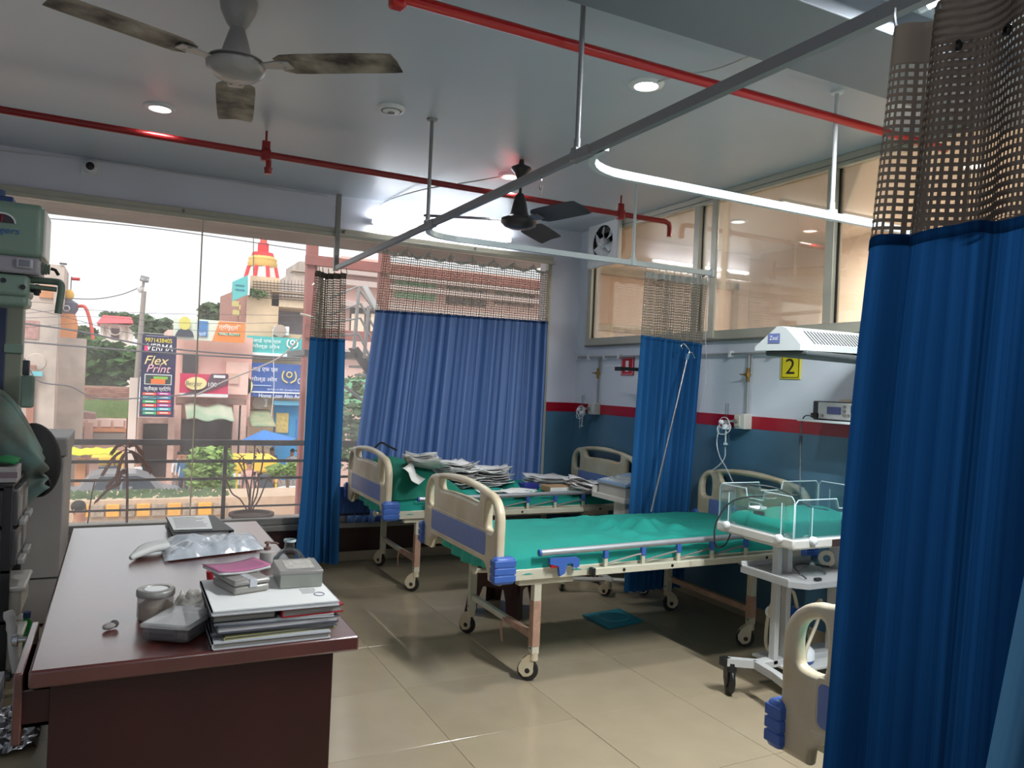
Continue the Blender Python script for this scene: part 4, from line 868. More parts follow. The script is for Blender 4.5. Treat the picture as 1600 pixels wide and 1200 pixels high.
# pump bottle, flask
t = thing('pump_bottle', (.607, 3.5, dt), 'small pump bottle on the desk left of the glass flask', 'bottle')
B().lathe([(.001, 0), (.03, 0), (.032, .01), (.032, .05), (.015, .058)], (.607, 3.5, dt), 16).build('body', mat('bottle_grey', (186, 180, 176), .35), t)
B().lathe([(.015, .055), (.016, .07), (.006, .072), (.006, .085), (.014, .087), (.012, .095), (.001, .097)], (.607, 3.5, dt), 14).tube([(.607, 3.5, dt+.09), (.64, 3.49, dt+.089), (.652, 3.487, dt+.083)], .005, 6).build('pump', mat('pump_brown', (124, 96, 90), .35), t)
t = thing('glass_flask', (.672, 3.22, dt), 'clear round glass flask with a short neck on the desk edge', 'flask')
B().lathe([(.001, .002), (.06, .002), (.068, .02), (.066, .05), (.045, .078), (.022, .09), (.02, .115), (.025, .12), (.025, .128), (.019, .13)], (.675, 3.36, dt), 24).build('flask', clear, t)
B().lathe([(.0665, .03), (.069, .02), (.061, .0025)], (.675, 3.36, dt), 24).lathe([(.0255, .119), (.026, .124), (.0255, .129)], (.675, 3.36, dt), 24).build('glass_rim', edgem, t)
# stack of files and books
def book(x0, x1, y0, y1, z, h, cover, pages, label, rz=0, name='file', spine='x0', cat='file'):
    c = V(((x0+x1)/2, (y0+y1)/2, z)); t = thing(name, c, label, cat); R = Matrix.Rotation(rz, 3, 'Z'); e = min(.004, h*.2)
    B().box((x0, y0, z), (x1, y1, z+e), 0, R, c).box((x0, y0, z+h-e), (x1, y1, z+h), 0, R, c).box((x0, y0, z), (x0+.004, y1, z+h), 0, R, c).build('cover', cover, t)
    B().box((x0+.004, y0+.004, z+e), (x1-.006, y1-.004, z+h-e), 0, R, c).build('pages', pages, t); return z+h
cvw = mat('cover_white', (186, 188, 192), .5); cvg = mat('cover_grey', (84, 86, 94), .5); cvb = mat('cover_black', (30, 30, 34), .45); cvr = mat('cover_red', (150, 22, 36), .4); cvy = mat('cover_olive', (150, 146, 96), .6); pgs = mat('page_edge', (150, 146, 140), .8, var=.3, scale=60, stretch=(.05, .05, 8))
z = dt
z = book(.275, .63, 2.435, 2.80, z, .022, cvw, pgs, 'white-covered file at the very bottom of the desk stack')
z = book(.30, .645, 2.455, 2.80, z, .010, cvy, pgs, 'thin olive file second from the bottom of the desk stack', .05)
z = book(.28, .66, 2.46, 2.79, z, .012, cvg, pgs, 'thin grey file third from the bottom of the desk stack', -.04)
z = book(.285, .655, 2.45, 2.80, z, .020, cvg, paper2, 'thick grey paper bundle in the middle of the desk stack', .02)
z = book(.29, .65, 2.455, 2.80, z, .010, cvw, paper, 'thin white file above the grey bundle in the desk stack', -.05)
book(.47, .665, 2.45, 2.80, z, .026, cvr, pgs, 'dark red book jutting from the right side of the desk stack', .04, 'book', cat='book')
z = book(.275, .463, 2.455, 2.80, z, .026, cvb, pgs, 'black file beside the red book in the desk stack')
zt = z = book(.27, .655, 2.44, 2.82, z, .014, cvw, paper, 'white printed pad on top of the desk stack', .0, 'pad', cat='pad')
c = thing('printed_sheet', (.46, 2.63, z), 'white printed sheet topping the desk stack', 'sheet'); B().box((.275, 2.443, z), (.65, 2.818, z+.002)).build('sheet', paper, c)
for i, w_ in enumerate((.05, .05, .045, .04)): B().box((.56, 2.60-i*.016, z+.0021), (.56+w_, 2.605-i*.016, z+.0026)).build('printed_line', ink, c)
B().tube([(.61+.016*cos(k/14*2*pi), 2.53+.022*sin(k/14*2*pi), z+.0026) for k in range(14)], .0015, 4, True).build('stamp_ring', mat('stamp_violet', (110, 92, 136), .7), c)
z += .003
tin = mat('tin_grey', (158, 154, 148), .35, .3, var=.08); tin2 = mat('tin_green_grey', (150, 152, 144), .35, .35, var=.08)
t = thing('tin_box', (.385, 2.69, z), 'grey steel box under the pink pad on the desk stack', 'tin box'); R = Matrix.Rotation(-.32, 3, 'Z') @ Matrix.Rotation(.0, 3, 'Y'); R = Matrix.Rotation(.28, 3, 'Z'); c = V((.385, 2.69, z))
B().box((.325, 2.60, z), (.445, 2.78, z+.026), .008, R, c).build('base', tin, t); B().box((.323, 2.598, z+.027), (.447, 2.782, z+.045), .008, R, c).build('lid', tin, t)
B().box((.375, 2.597, z+.02), (.40, 2.783, z+.0455), .001, R, c).build('paper_band', cvw, t)
c = V((.378, 2.74, z+.047)); pinkm = mat('pad_pink', (178, 104, 140), .6, var=.08)
t = thing('pink_pad', c, 'pink receipt pad lying on the grey steel box', 'pad'); R = Matrix.Rotation(.32, 3, 'Z')
B().sheet(lambda u, v: R @ V(((u-.5)*.185, (v-.5)*.13, .010+.008*(2*u-1)**2)) + c, 10, 4).build('cover', pinkm, t, thick=.002); B().sheet(lambda u, v: R @ V(((u-.5)*.18, (v-.5)*.126, .004+.007*(2*u-1)**2)) + c, 10, 4).build('pages', paper2, t, thick=.009)
t = thing('tin_box', (.58, 2.75, z), 'pale steel box with a worn label on the right of the desk stack', 'tin box'); R = Matrix.Rotation(-.05, 3, 'Z'); c = V((.575, 2.72, z))
B().box((.505, 2.62, z), (.645, 2.80, z+.052), .004, R, c).build('box', tin2, t); B().box((.503, 2.618, z+.046), (.647, 2.802, z+.058), .003, R, c).build('lid', tin, t)
B().box((.53, 2.65, z+.0585), (.625, 2.775, z+.059), 0, R, c).build('worn_label', mat('worn_label', (206, 200, 192), .6, var=.35, scale=60), t)
t = thing('clipboard', (.69, 2.9, dt), 'cream clipboard leaning against the right side of the desk stack', 'clipboard')
B().prism([V((.668, 3.05, .80)), V((.668, 2.98, .905)), V((.678, 2.60, .80)), V((.685, 2.60, dt))], (.010, 0, 0)).build('board', mat('clip_cream', (190, 188, 168), .5), t)
# jar, plastic tray, crumpled film, marker, eraser
t = thing('steel_jar', (.135, 2.83, dt), 'clear jar with round lid at the near left of the desk', 'jar')
B().lathe([(.001, .001), (.054, .001), (.056, .01), (.056, .078), (.05, .08)], (.135, 2.83, dt), 28).build('jar_body', mat('jar_plastic', (186, 172, 160), .2, alpha=.55, spec=.7), t)
B().lathe([(.001, .004), (.05, .004), (.052, .045), (.03, .06), (.001, .062)], (.135, 2.83, dt), 20).build('contents', mat('jar_contents', (176, 160, 148), .7), t)
B().lathe([(.059, .076), (.06, .08), (.06, .094), (.056, .098), (.044, .098), (.042, .095), (.001, .095)], (.135, 2.83, dt), 28).build('lid', tin, t)
B().lathe([(.001, .0965), (.036, .0965)], (.135, 2.83, dt), 20).build('lid_label', paper, t)
c = V((.20, 2.63, dt)); R = Matrix.Rotation(-.55, 3, 'Z'); t = thing('plastic_case', c, 'clear lidded plastic case with dark tools at the near edge of the desk', 'case')
B().box(c+V((-.075, -.095, .002)), c+V((.075, .095, .042)), .012, R, c).build('case_base', mat('case_plastic', (120, 116, 116), .15, alpha=.5, spec=.8), t)
B().box(c+V((-.08, -.10, .042)), c+V((.08, .10, .058)), .010, R, c).build('case_lid', mat('case_lid', (206, 204, 202), .1, alpha=.45, spec=.9), t)
B().box(c+V((-.06, -.08, .006)), c+V((.02, .08, .03)), .006, R, c).build('dark_tools', blk, t)
B().box(c+V((.025, -.07, .006)), c+V((.06, .07, .038)), .006, R, c).build('brown_pad', mat('pad_brown', (110, 84, 76), .6), t)
c = V((.255, 2.86, dt)); film2 = mat('crumpled_film', (206, 200, 190), .2, spec=.8, alpha=.8)
B().ell(c+V((.0, -.0, .03)), (.06, .10, .045), 18, 10); b = B()
b.sheet(lambda u, v: c+V(((u-.5)*.14, (v-.5)*.24, .012+.05*abs(nz(u*5, v*6, 2))+.03*sin(pi*u)*sin(pi*v))), 20, 24); b.build('crumpled_bag', film2, None, 'crumpled clear bag between the jar and the desk stack', 'bag')
t = thing('marker', (.31, 3.08, dt), 'red-capped marker behind the desk stack', 'marker'); B().cyl((.325, 3.0, dt+.052), (.318, 2.99, dt+.105), .012).build('cap', cvr, t); B().cyl((.318, 3.03, dt+.008), (.325, 3.0, dt+.052), .009).build('barrel', pvc, t)
c = V((.0, 2.74, dt)); t = thing('swab', c, 'small crumpled grey swab alone on the desk top', 'swab')
B().ell(c+V((0, 0, .011)), (.022, .013, .011), 12, 8, Matrix.Rotation(.5, 3, 'Z')).build('swab', mat('swab_grey', (150, 142, 138), .8, bump=.4, scale=40), t); B().ell(c+V((.014, .01, .014)), (.014, .009, .013), 10, 6).build('fold', mat('swab_dark', (80, 74, 72), .8), t)
# ------------------------------------------------------------------ left side: X-ray unit, rack, blanket, cabinet
mgr = mat('machine_green', (120, 142, 128), .4, var=.05); mlil = mat('machine_lilac', (150, 146, 152), .45); mgd = mat('machine_green_dark', (96, 112, 98), .45)
t = thing('xray_machine', (-.75, 4.6, 0), 'pale green mobile X-ray head on a column at the left edge', 'x-ray machine'); X1 = -.36
hd = B().box((-.86, 4.42, 2.12), (X1, 4.75, 2.385), .035, seg=4).build('tube_housing', mgr, t)
B().box((X1-.01, 4.44, 2.13), (X1+.006, 4.73, 2.36), .006).build('side_plate', cw, hd)
B().box((-.72, 4.50, 2.37), (-.50, 4.62, 2.42), .01).cyl((-.58, 4.55, 2.38), (-.58, 4.55, 2.45), .04).build('blue_cap', mat('cap_navy', (36, 62, 110), .5), t)
B().prism([V((-.535+.055*cos(pi*k/12), 4.416, 2.275+.045*sin(pi*k/12))) for k in range(13)][::-1], (0, .006, 0)).build('dial', mat('dial_dark', (52, 46, 54), .3), hd)
B().tube([(-.535+.055*cos(pi*k/12), 4.414, 2.275+.045*sin(pi*k/12)) for k in range(13)], .004, 5).build('dial_rim', pvc, hd)
B().tube([(-.535, 4.412, 2.277), (-.532, 4.412, 2.312)], .0025, 4).build('dial_needle', redpl, hd)
text('Allengers', (-.555, 4.415, 2.235), .19, .042, (1, 0, 0), (0, 0, 1), mat('letter_blue', (22, 86, 150), .5), hd, shear=.25)
lo = B().box((-.86, 4.43, 2.04), (-.375, 4.74, 2.122), .012).build('collimator_body', mlil, t)
B().box((-.47, 4.41, 2.065), (-.40, 4.44, 2.112), .006).build('collimator_window', mat('window_lilac', (176, 172, 176), .3), lo); B().box((-.458, 4.405, 2.073), (-.412, 4.412, 2.104), .003).build('window_pane', mat('window_grey', (120, 120, 130), .2), lo)
for k in range(3): B().cyl((-.372+.012*k, 4.56, 2.085), (-.363+.012*k, 4.56, 2.085), .032-.003*k).build('knob_ring', mgd, lo)
B().tube([(-.335, 4.56, 2.09), (-.315, 4.56, 2.085), (-.30, 4.56, 2.06)], .008, 8).build('brake_lever', blk, lo)
B().tube(curve([(-.50, 4.55, 2.02), (-.32, 4.5, 2.02), (-.285, 4.48, 2.01), (-.28, 4.48, 1.98), (-.285, 4.48, 1.92), (-.29, 4.48, 1.86)], 4), .017, 10).tube([(-.42, 4.49, 1.985), (-.30, 4.485, 1.98)], .012, 8).build('guide_handle', mgd, t)
B().box((-.86, 4.44, 1.93), (-.415, 4.70, 2.035), .02).box((-.8, 4.46, 1.88), (-.42, 4.68, 1.94), .02).build('arm_housing', mgr, t)
for p in ((-.52, 4.43, 2.0), (-.44, 4.43, 1.975)): B().cyl(p, (p[0], 4.445, p[2]), .012).build('black_knob', blk, t)
B().box((-.40, 4.50, 1.945), (-.375, 4.54, 2.0), .006).cyl((-.42, 4.52, 1.97), (-.37, 4.52, 1.97), .012).build('lock_knob', blk, t)
B().box((-.585, 5.15, .1), (-.50, 5.25, 2.1), .006).box((-.70, 5.17, .1), (-.60, 5.25, 2.1), .004).build('column', mat('column_green', (128, 132, 116), .45), t)
B().box((-.615, 5.14, .1), (-.58, 5.16, 2.1), .003).box((-.62, 4.6, 1.95), (-.52, 5.2, 2.03), .01).build('column_rail', mat('rail_navy', (42, 52, 82), .4), t)
B().box((-.585, 5.13, 1.66), (-.495, 5.15, 1.71), .003).build('column_joint', mgr, t)
B().box((-.445, 4.56, 1.38), (-.385, 4.62, 1.545), .012).build('counterweight', mgr, t); B().box((-.44, 4.57, 1.545), (-.41, 4.61, 1.62), .004).build('weight_bracket', mdk, t)
B().box((-1.1, 5.02, .02), (-.5, 5.35, .12), .02).build('machine_base', mgr, t)
# rack with drawers
t = thing('drawer_rack', (-.8, 5.0, 0), 'black drawer rack at the left edge of the room', 'rack')
blkm = mat('rack_black', (26, 25, 27), .5); drw = mat('drawer_smoke', (74, 74, 74), .35, var=.2, scale=12); hnd = mat('drawer_handle', (150, 148, 144), .4)
for x, y in ((-.465, 4.48), (-.465, 4.97), (-1.05, 4.48), (-1.05, 4.97)): B().box((x-.02, y-.02, 0), (x+.02, y+.02, 1.0), .003).build('post', blkm, t)
for z in (.06, .32, .57, .99): B().box((-1.07, 4.46, z), (-.445, 4.99, z+.02), .003).build('shelf', blkm, t)
for i in range(2):
    for j in range(2):
        y0, z0 = 4.50+j*.24, .60+i*.195
        dwr = B().box((-1.02, y0, z0), (-.425, y0+.225, z0+.18), .006).build('drawer', drw, t)
        B().box((-.426, y0+.06, z0+.05), (-.422, y0+.17, z0+.14)).build('label_window', mat('label_pale', (140, 138, 132), .6), dwr)
        B().box((-.425, y0+.04, z0-.005), (-.395, y0+.18, z0+.025), .006).build('handle', hnd, dwr)
for z0, h, y0, lb in ((.345, .15, 4.50, 'small translucent lidded tub on the upper open shelf of the black rack'), (.085, .18, 4.49, 'cream lidded tub on the lower shelf of the black rack')):
    q = thing('storage_tub', (-.6, y0+.2, z0), lb, 'tub'); cm_ = mat('tub_cream', (206, 198, 184), .5)
    B().box((-.83, y0, z0), (-.395, y0+.36, z0+h-.02), .015).build('tub', cm_, q); B().box((-.84, y0-.01, z0+h-.025), (-.38, y0+.37, z0+h), .008).build('lid', mat('lid_white', (222, 218, 210), .4), q)
t = thing('card_box', (-.6, 4.6, 1.01), 'grey card box on top of the black rack', 'box'); B().box((-.8, 4.50, 1.012), (-.435, 4.68, 1.09), .004).build('box', mat('box_grey', (150, 144, 142), .6), t); B().box((-.8, 4.498, 1.035), (-.434, 4.502, 1.065)).build('box_band', mat('box_band', (110, 92, 98), .6), t)
B().sheet(lambda u, v: V((-.82+u*.38, 4.48+v*.2, 1.10+.05*abs(nz(u*3, v*3, 4))+.012*sin(u*9))), 14, 10).build('green_cloth', mat('cloth_green', (30, 110, 62), .9, bump=.2), None, 'folded green cloth on the grey card box', 'cloth', thick=.01)
# blanket hanging from the column
blm = mat('blanket', (112, 148, 142), .95, var=.45, scale=3.5, col2=(110, 98, 84), bump=.3)
def blf(u, v):
    x = -1.0+u*.62; top_ = 1.40-.30*max(0, (u-.62)/.38)**1.6+.06*(1-abs(2*u-.8)); bot = .95-.20*max(0, 1-abs(u-.86)/.2)+.05*sin(u*9)
    z = top_+(bot-top_)*v; y = 5.06+.03*sin(u*13+v*3)+.05*nz(u*4, v*3, 3)-.07*sin(pi*min(1, v*1.5))
    return V((x+.05*nz(u*3, v*4, 8)+(.05*v if u > .8 else 0), y, z))
B().sheet(blf, 40, 34).sheet(lambda u, v: (lambda p: V((p.x, 5.06+v*.05+(p.y-5.06)*(1-v), p.z+.03*sin(pi*v))))(blf(u, 0)), 40, 8).build('blanket', blm, None, 'grey-green brown-patterned blanket draped in front of the X-ray column', 'blanket', thick=.012)
t = thing('black_helmet_bag', (-.40, 5.25, .85), 'black rounded bag hanging on the side of the grey cabinet', 'bag')
def bagf(a, b_): return V((-.42+.135*sin(a)*(1+.1*cos(b_)), 5.30+.12*cos(a)*sin(b_)*.9, 1.04+.215*cos(b_)-.02*sin(a)))
B().ell((-.425, 5.28, 1.04), (.135, .12, .22), 24, 16, Matrix.Rotation(-.12, 3, 'Y')).build('bag_body', mat('bag_black', (16, 15, 18), .7, bump=.2), t)
B().tube(curve([(-.44, 5.16, 1.0), (-.36, 5.15, .96), (-.34, 5.16, .9), (-.38, 5.17, .85), (-.43, 5.18, .88)], 6), .009, 6).build('strap', blk, t)
t = thing('grey_cabinet', (-.7, 5.8, 0), 'pale grey cabinet with overhanging lid by the window at left', 'cabinet'); cg = mat('cabinet_grey', (150, 144, 140), .5, var=.06)
B().box((-1.3, 5.46, .02), (-.28, 6.2, 1.04), .01).build('body', cg, t); B().box((-1.32, 5.44, 1.045), (-.268, 6.22, 1.16), .012).build('lid', cg, t)
B().box((-1.3, 5.452, .30), (-.28, 5.462, .306)).build('panel_joint', mdk, t)
t = thing('green_bottle', (-.385, 4.72, 0), 'green soft drink bottle with a dark cap on the floor left of the desk', 'bottle')
B().lathe([(.001, .0), (.04, .0), (.045, .02), (.045, .16), (.04, .2), (.018, .262), (.015, .275), (.001, .276)], (-.385, 4.72, .001), 20).build('bottle', mat('green_pet', (26, 150, 52), .1, alpha=.85, spec=.8), t)
B().cyl((-.385, 4.72, .276), (-.385, 4.72, .305), .018).build('cap', mat('cap_navy', (36, 62, 110)), t)
B().tube(curve([(-.44, 4.42, .40), (-.42, 4.41, .32), (-.41, 4.41, .2), (-.39, 4.41, .1), (-.365, 4.40, .02)], 5), [.02+.012*abs(nz(k*.7)) for k in range(21)], 10).build('white_rag', mat('rag_white', (206, 204, 200), .9, bump=.4), None, 'twisted white rag hanging from the black rack', 'rag')
t = thing('tissue_box', (-.52, 4.15, 0), 'white card carton on the floor at the far left', 'carton'); B().box((-.66, 4.1, .001), (-.43, 4.3, .15), .004).build('carton', cvw, t); B().box((-.43, 4.15, .05), (-.4285, 4.25, .10)).build('print_patch', cvg, t)
B().sheet(lambda u, v: V((-.75+u*.5, 3.62+v*.5+u*.1, .012+.05*abs(nz(u*9, v*9, 2))+.03*sin(pi*u)*sin(pi*v))), 30, 30, smooth=False).build('foil_pack', mat('foil', (190, 190, 196), .22, .85), None, 'crumpled silver foil pack on the floor at bottom left', 'foil')
# ------------------------------------------------------------------ balcony outside the glass
conc = mat('concrete', (196, 182, 168), .8, var=.2, scale=3, bump=.2); wconc = mat('weathered_concrete', (150, 138, 130), .85, var=.35, scale=2.5, stretch=(.5, 1, 3), bump=.2)
struct('balcony_slab', B().box((-6, 6.87, -.4), (7, 7.95, .12)).box((-6, 7.55, .12), (7, 7.85, .215), .01), conc)
e = PY(300, 361, 8.2)
struct('trim_4', B().box((-8, 6.87, e.z), (4.3, 8.2, 3.7)), wconc)
steelr = mat('railing_steel', (110, 100, 98), .45, .4, var=.15, scale=12)
t = thing('balcony_railing', (.6, 7.72, .215), 'grey steel balcony railing with three horizontal bars outside the window', 'railing')
for z, r in ((.94, .026), (.765, .015), (.60, .013), (.33, .010)): B().box((-5, 7.72-r*.6, z-r), (5, 7.72+r*.6, z+r), .004).build('bar', steelr, t)
for x in (-3.6, -2.1, -.62, .915, 2.4, 3.9): B().box((x-.018, 7.70, .21), (x+.018, 7.74, .94), .003).build('post', steelr, t)
soil = mat('soil', (110, 84, 68), .95, bump=.5, scale=30); clay = mat('clay_pot', (118, 92, 82), .8, var=.15, scale=8); twig = mat('dry_stem', (128, 84, 76), .8); dleaf = mat('dry_leaf', (150, 92, 72), .8, var=.3, scale=6)
t = thing('potted_shrub', (1.17, 7.35, .12), 'round clay pot with a bare reddish shrub on the balcony ledge', 'potted plant')
c = V((1.12, 7.35, .165)); B().lathe([(.001, 0), (.12, 0), (.15, .05), (.175, .13), (.20, .14), (.20, .165), (.165, .165), (.16, .14)], c, 28).build('pot', clay, t)
B().lathe([(.001, .15), (.165, .14)], c, 20).build('soil', soil, t)
def at78(x, y): return PY(x, y, 7.35)
st = B(); leaves = B()
def leaf(b, p, d, l, w_):
    d = V(d).normalized(); s = d.cross(V((0, 0, 1))); s = s.normalized() if s.length > .1 else V((1, 0, 0)); u_ = s.cross(d)
    b.add([p, p+d*l*.4+s*w_+u_*w_*.3, p+d*l, p+d*l*.4-s*w_+u_*w_*.3, p+d*l*.5-u_*w_*.2], [(0, 1, 4), (1, 2, 4), (2, 3, 4), (3, 0, 4)])
for pts in ([(388, 800), (390, 770), (384, 745), (372, 720)], [(390, 800), (392, 760), (396, 730), (398, 700)], [(392, 800), (398, 760), (408, 735), (412, 705)], [(388, 800), (375, 780), (362, 770), (352, 745)], [(392, 800), (405, 780), (415, 755), (420, 748)], [(390, 785), (384, 750), (380, 715)], [(394, 790), (402, 770), (404, 740)]):
    P_ = [at78(*q) for q in pts]; st.tube(curve(P_, 5), .007, 6)
    for k in range(7): leaf(leaves, P_[-1]+V((random.uniform(-.05, .05), random.uniform(-.05, .05), random.uniform(-.06, .04))), (random.uniform(-1, 1), random.uniform(-1, 1), random.uniform(-.8, .6)), random.uniform(.04, .08), .014)
st.build('stems', twig, t); leaves.build('leaves', dleaf, t, kind='stuff')
t = thing('dead_sapling', (.0, 7.4, .12), 'withered sapling with drooping brown leaves in a long planter on the balcony', 'potted plant')
B().box((-.38, 7.25, .12), (.36, 7.50, .235), .01).build('trough', conc, t)
B().tube(curve([PY(198, 818, 7.4), PY(199, 760, 7.4), PY(197, 700, 7.4)], 6), .011, 7).build('stem', twig, t)
B().tube(curve([PY(137, 818, 7.4), PY(143, 775, 7.4), PY(149, 748, 7.4)], 6), .006, 6).build('thin_stem', twig, t)
leaves = B()
for (x0, y0, x1, y1) in ((197, 702, 160, 740), (197, 702, 236, 735), (197, 700, 175, 705), (197, 700, 222, 705), (197, 704, 182, 745), (197, 710, 214, 716), (198, 748, 168, 758), (198, 750, 150, 782), (198, 735, 185, 748), (198, 700, 205, 690)):
    a, b_ = PY(x0, y0, 7.4), PY(x1, y1, 7.4); m_ = (a+b_)/2+V((0, random.uniform(-.1, .1), .05)); sp_ = curve([a, m_, b_], 8)
    leaves.tube(sp_, .004, 4)
    for p, q in zip(sp_[3:], sp_[4:]):
        for s in (-1, 1): leaf(leaves, p, (q-p).normalized()*.6+V((.2*s, .8*s, -.5)), .07, .012)
leaves.build('drooping_leaves', dleaf, t, kind='stuff')
# ------------------------------------------------------------------ street
ZG = -3.3
road = mat('road', (176, 162, 150), .9, var=.15, scale=.6)
struct('ground', B().box((-60, 8.0, ZG-.3), (60, 130, ZG)).box((-60, -3, ZG-.3), (60, 8.0, ZG)), road)
def slab(px0, py0, px1, py1, Y, depth, m, name, parent=None, bev=0, zlo=None, **k):
    a, c = PY(px0, py0, Y), PY(px1, py1, Y); b = B().box((a.x, Y, c.z if zlo is None else zlo), (c.x, Y+depth, a.z), bev); return b.build(name, m, parent, **k)
def at(px, py, Y): return PY(px, py, Y)
def bthing(name, px, Y, label, cat, group=None, z=None): p = PY(px, 600, Y); return thing(name, (p.x, Y, ZG if z is None else z), label, cat, group)
def stext(s, px, py, wpx, hpx, Y, m, parent, shear=0):
    c = PY(px, py, Y); a, b = PY(px-wpx/2, py, Y), PY(px+wpx/2, py, Y); return text(s, c-V((0, .03, 0)), (b-a).length, hpx*Y/F*1.02, (1, 0, 0), (0, 0, 1), m, parent, shear=shear)
leafm = [mat('leaf_green', (86, 124, 66), .8, var=.45, scale=1.2), mat('leaf_dull', (104, 128, 92), .8, var=.4, scale=1.0), mat('leaf_bright', (150, 180, 100), .8, var=.35, scale=1.5)]
bark = mat('bark', (120, 100, 84), .9)
def foliage(b, c, r, n, s):
    for _ in range(n):
        while True:
            p = V((random.uniform(-1, 1), random.uniform(-1, 1), random.uniform(-1, 1)))
            if p.length < 1: break
        p = p*(.55+.45*random.random())/max(.5, p.length)*1.0 if random.random() < .6 else p
        q = V(c)+V((p.x*r[0], p.y*r[1], p.z*r[2]))*(1+.18*nz(p.x*3, p.y*3, p.z*3))
        d = V((random.gauss(0, 1), random.gauss(0, 1), random.gauss(0, 1))).normalized(); x, y = frame_of(d); l = s*random.uniform(.6, 1.3)
        b.add([q-x*l, q-y*l*.5, q+x*l, q+y*l*.5], [(0, 1, 2, 3)])
def tree(px0, py0, px1, py1, Y, label, m, n=900, s=.22, name='tree', cat='tree', zb=ZG, trunk=True, lobes=4):
    a, c = PY(px0, py0, Y), PY(px1, py1, Y); cx, cz = (a.x+c.x)/2, (a.z+c.z)/2; rx, rz = abs(c.x-a.x)/2, abs(a.z-c.z)/2
    t = thing(name, (cx, Y, zb), label, cat); b = B()
    for k in range(lobes):
        ox = (k/(max(1, lobes-1))-.5)*rx*1.1 if lobes > 1 else 0
        foliage(b, (cx+ox, Y+random.uniform(-.3, .3)*rz, cz+random.uniform(-.15, .15)*rz), (rx*(.9 if lobes < 2 else .55), min(rx, rz)*.8, rz*random.uniform(.8, 1)), n//lobes, s)
    b.build('foliage', m, t, kind='stuff')
    if trunk: B().tube(curve([(cx, Y, zb), (cx+.1, Y, (zb+cz)/2), (cx, Y, cz)], 4), [.16*max(.3, rx/3)]*9, 7).build('trunk', bark, t)
    return t
tree(60, 522, 212, 612, 46, 'broad dark green tree crowns behind the brick wall', leafm[0], 5200, .34, lobes=6)
tree(213, 492, 270, 540, 58, 'dull green tree between the street pole and the wall putty hoarding', leafm[1], 900, .4, lobes=3)
tree(318, 470, 352, 510, 50, 'tree rising behind the red brick side of the beige building', leafm[1], 600, .34, lobes=2)
tree(160, 488, 208, 500, 70, 'faint tree top above the red roof', leafm[1], 260, .4, lobes=3)
tree(60, 505, 150, 530, 66, 'low trees left of the red-roofed house', leafm[1], 500, .4, lobes=3)
tree(298, 692, 360, 775, 26, 'light green bush on the road divider in the middle of the window', leafm[2], 1500, .16, 'bush', 'bush', lobes=3)
tree(424, 722, 470, 745, 24, 'low light green bush on the divider at right', leafm[2], 500, .14, 'bush', 'bush', lobes=2)
# brick wall with single courses and grass
brickm = [mat('brick_red', (178, 124, 108), .9, var=.2, scale=3), mat('brick_pale', (194, 146, 128), .9, var=.2, scale=3)]
a, c = PY(62, 600, 43), PY(212, 640, 43); t = struct('wall_street', B().box((a.x, 43.05, ZG), (c.x, 43.4, a.z)), mat('mortar', (170, 140, 126), .9))
z = c.z; k = 0
bb = [B(), B()]
while z < a.z-.06:
    x = a.x-(k % 2)*.14
    while x < c.x: bb[random.randint(0, 1)].box((max(x, a.x), 43-random.random()*.02, z), (min(x+.26, c.x), 43.08, z+.075)); x += .28
    z += .09; k += 1
for b, m in zip(bb, brickm): b.build('brick_courses', m, t, kind='stuff')
gr = B(); ga, gc = PY(60, 624, 42), PY(205, 652, 42)
for _ in range(2600):
    x = random.uniform(ga.x, gc.x); y = random.uniform(41, 42.8); z = gc.z+(y-41)/1.8*(ga.z-gc.z)*.8; h_ = random.uniform(.12, .3); gr.add([(x-.06, y, z), (x+.06, y, z), (x+random.uniform(-.1, .1), y, z+h_)], [(0, 1, 2)])
gr.build('grass', mat('grass_pale', (150, 178, 110), .9, var=.3), None, 'strip of bright grass below the old brick wall', 'grass', kind='stuff')
struct('trim_grass_bank', B().prism([(ga.x, 41, ZG), (ga.x, 43.04, ZG), (ga.x, 43.04, ga.z-.1), (ga.x, 41, gc.z)], (gc.x-ga.x, 0, 0)), soil)
# stalls under the bank
t = bthing('market_stalls', 140, 38, 'row of pale low stalls with orange trim below the grass strip', 'stalls'); pk1 = mat('stall_pink', (226, 186, 172), .8, var=.15); org = mat('trim_orange', (214, 150, 110), .8)
slab(76, 655, 196, 700, 38.2, 1.5, pk1, 'stall_front', t, zlo=ZG); slab(76, 668, 196, 675, 38.05, .2, org, 'orange_ledge', t); slab(78, 676, 196, 690, 38.1, .15, mat('stall_grey', (150, 142, 138), .8), 'shutter', t)
for x in (80, 97, 118, 137, 158, 178): slab(x, 655, x+15, 667, 38.1, .12, mat('stall_pale', (232, 206, 196), .8), 'stall_panel', t)
slab(132, 660, 144, 700, 37.9, .3, pk1, 'stall_pillar', t, zlo=ZG)
a, b_ = PY(108, 642, 39), PY(150, 655, 39); B().box((a.x, 38.6, b_.z), (b_.x, 39.6, a.z), .05, Matrix.Rotation(.12, 3, 'Y')).build('tin_sheet', mat('rusty_tin', (176, 140, 130), .7, var=.3), None, 'rusty tin sheet lying on the stall roof', 'tin sheet')
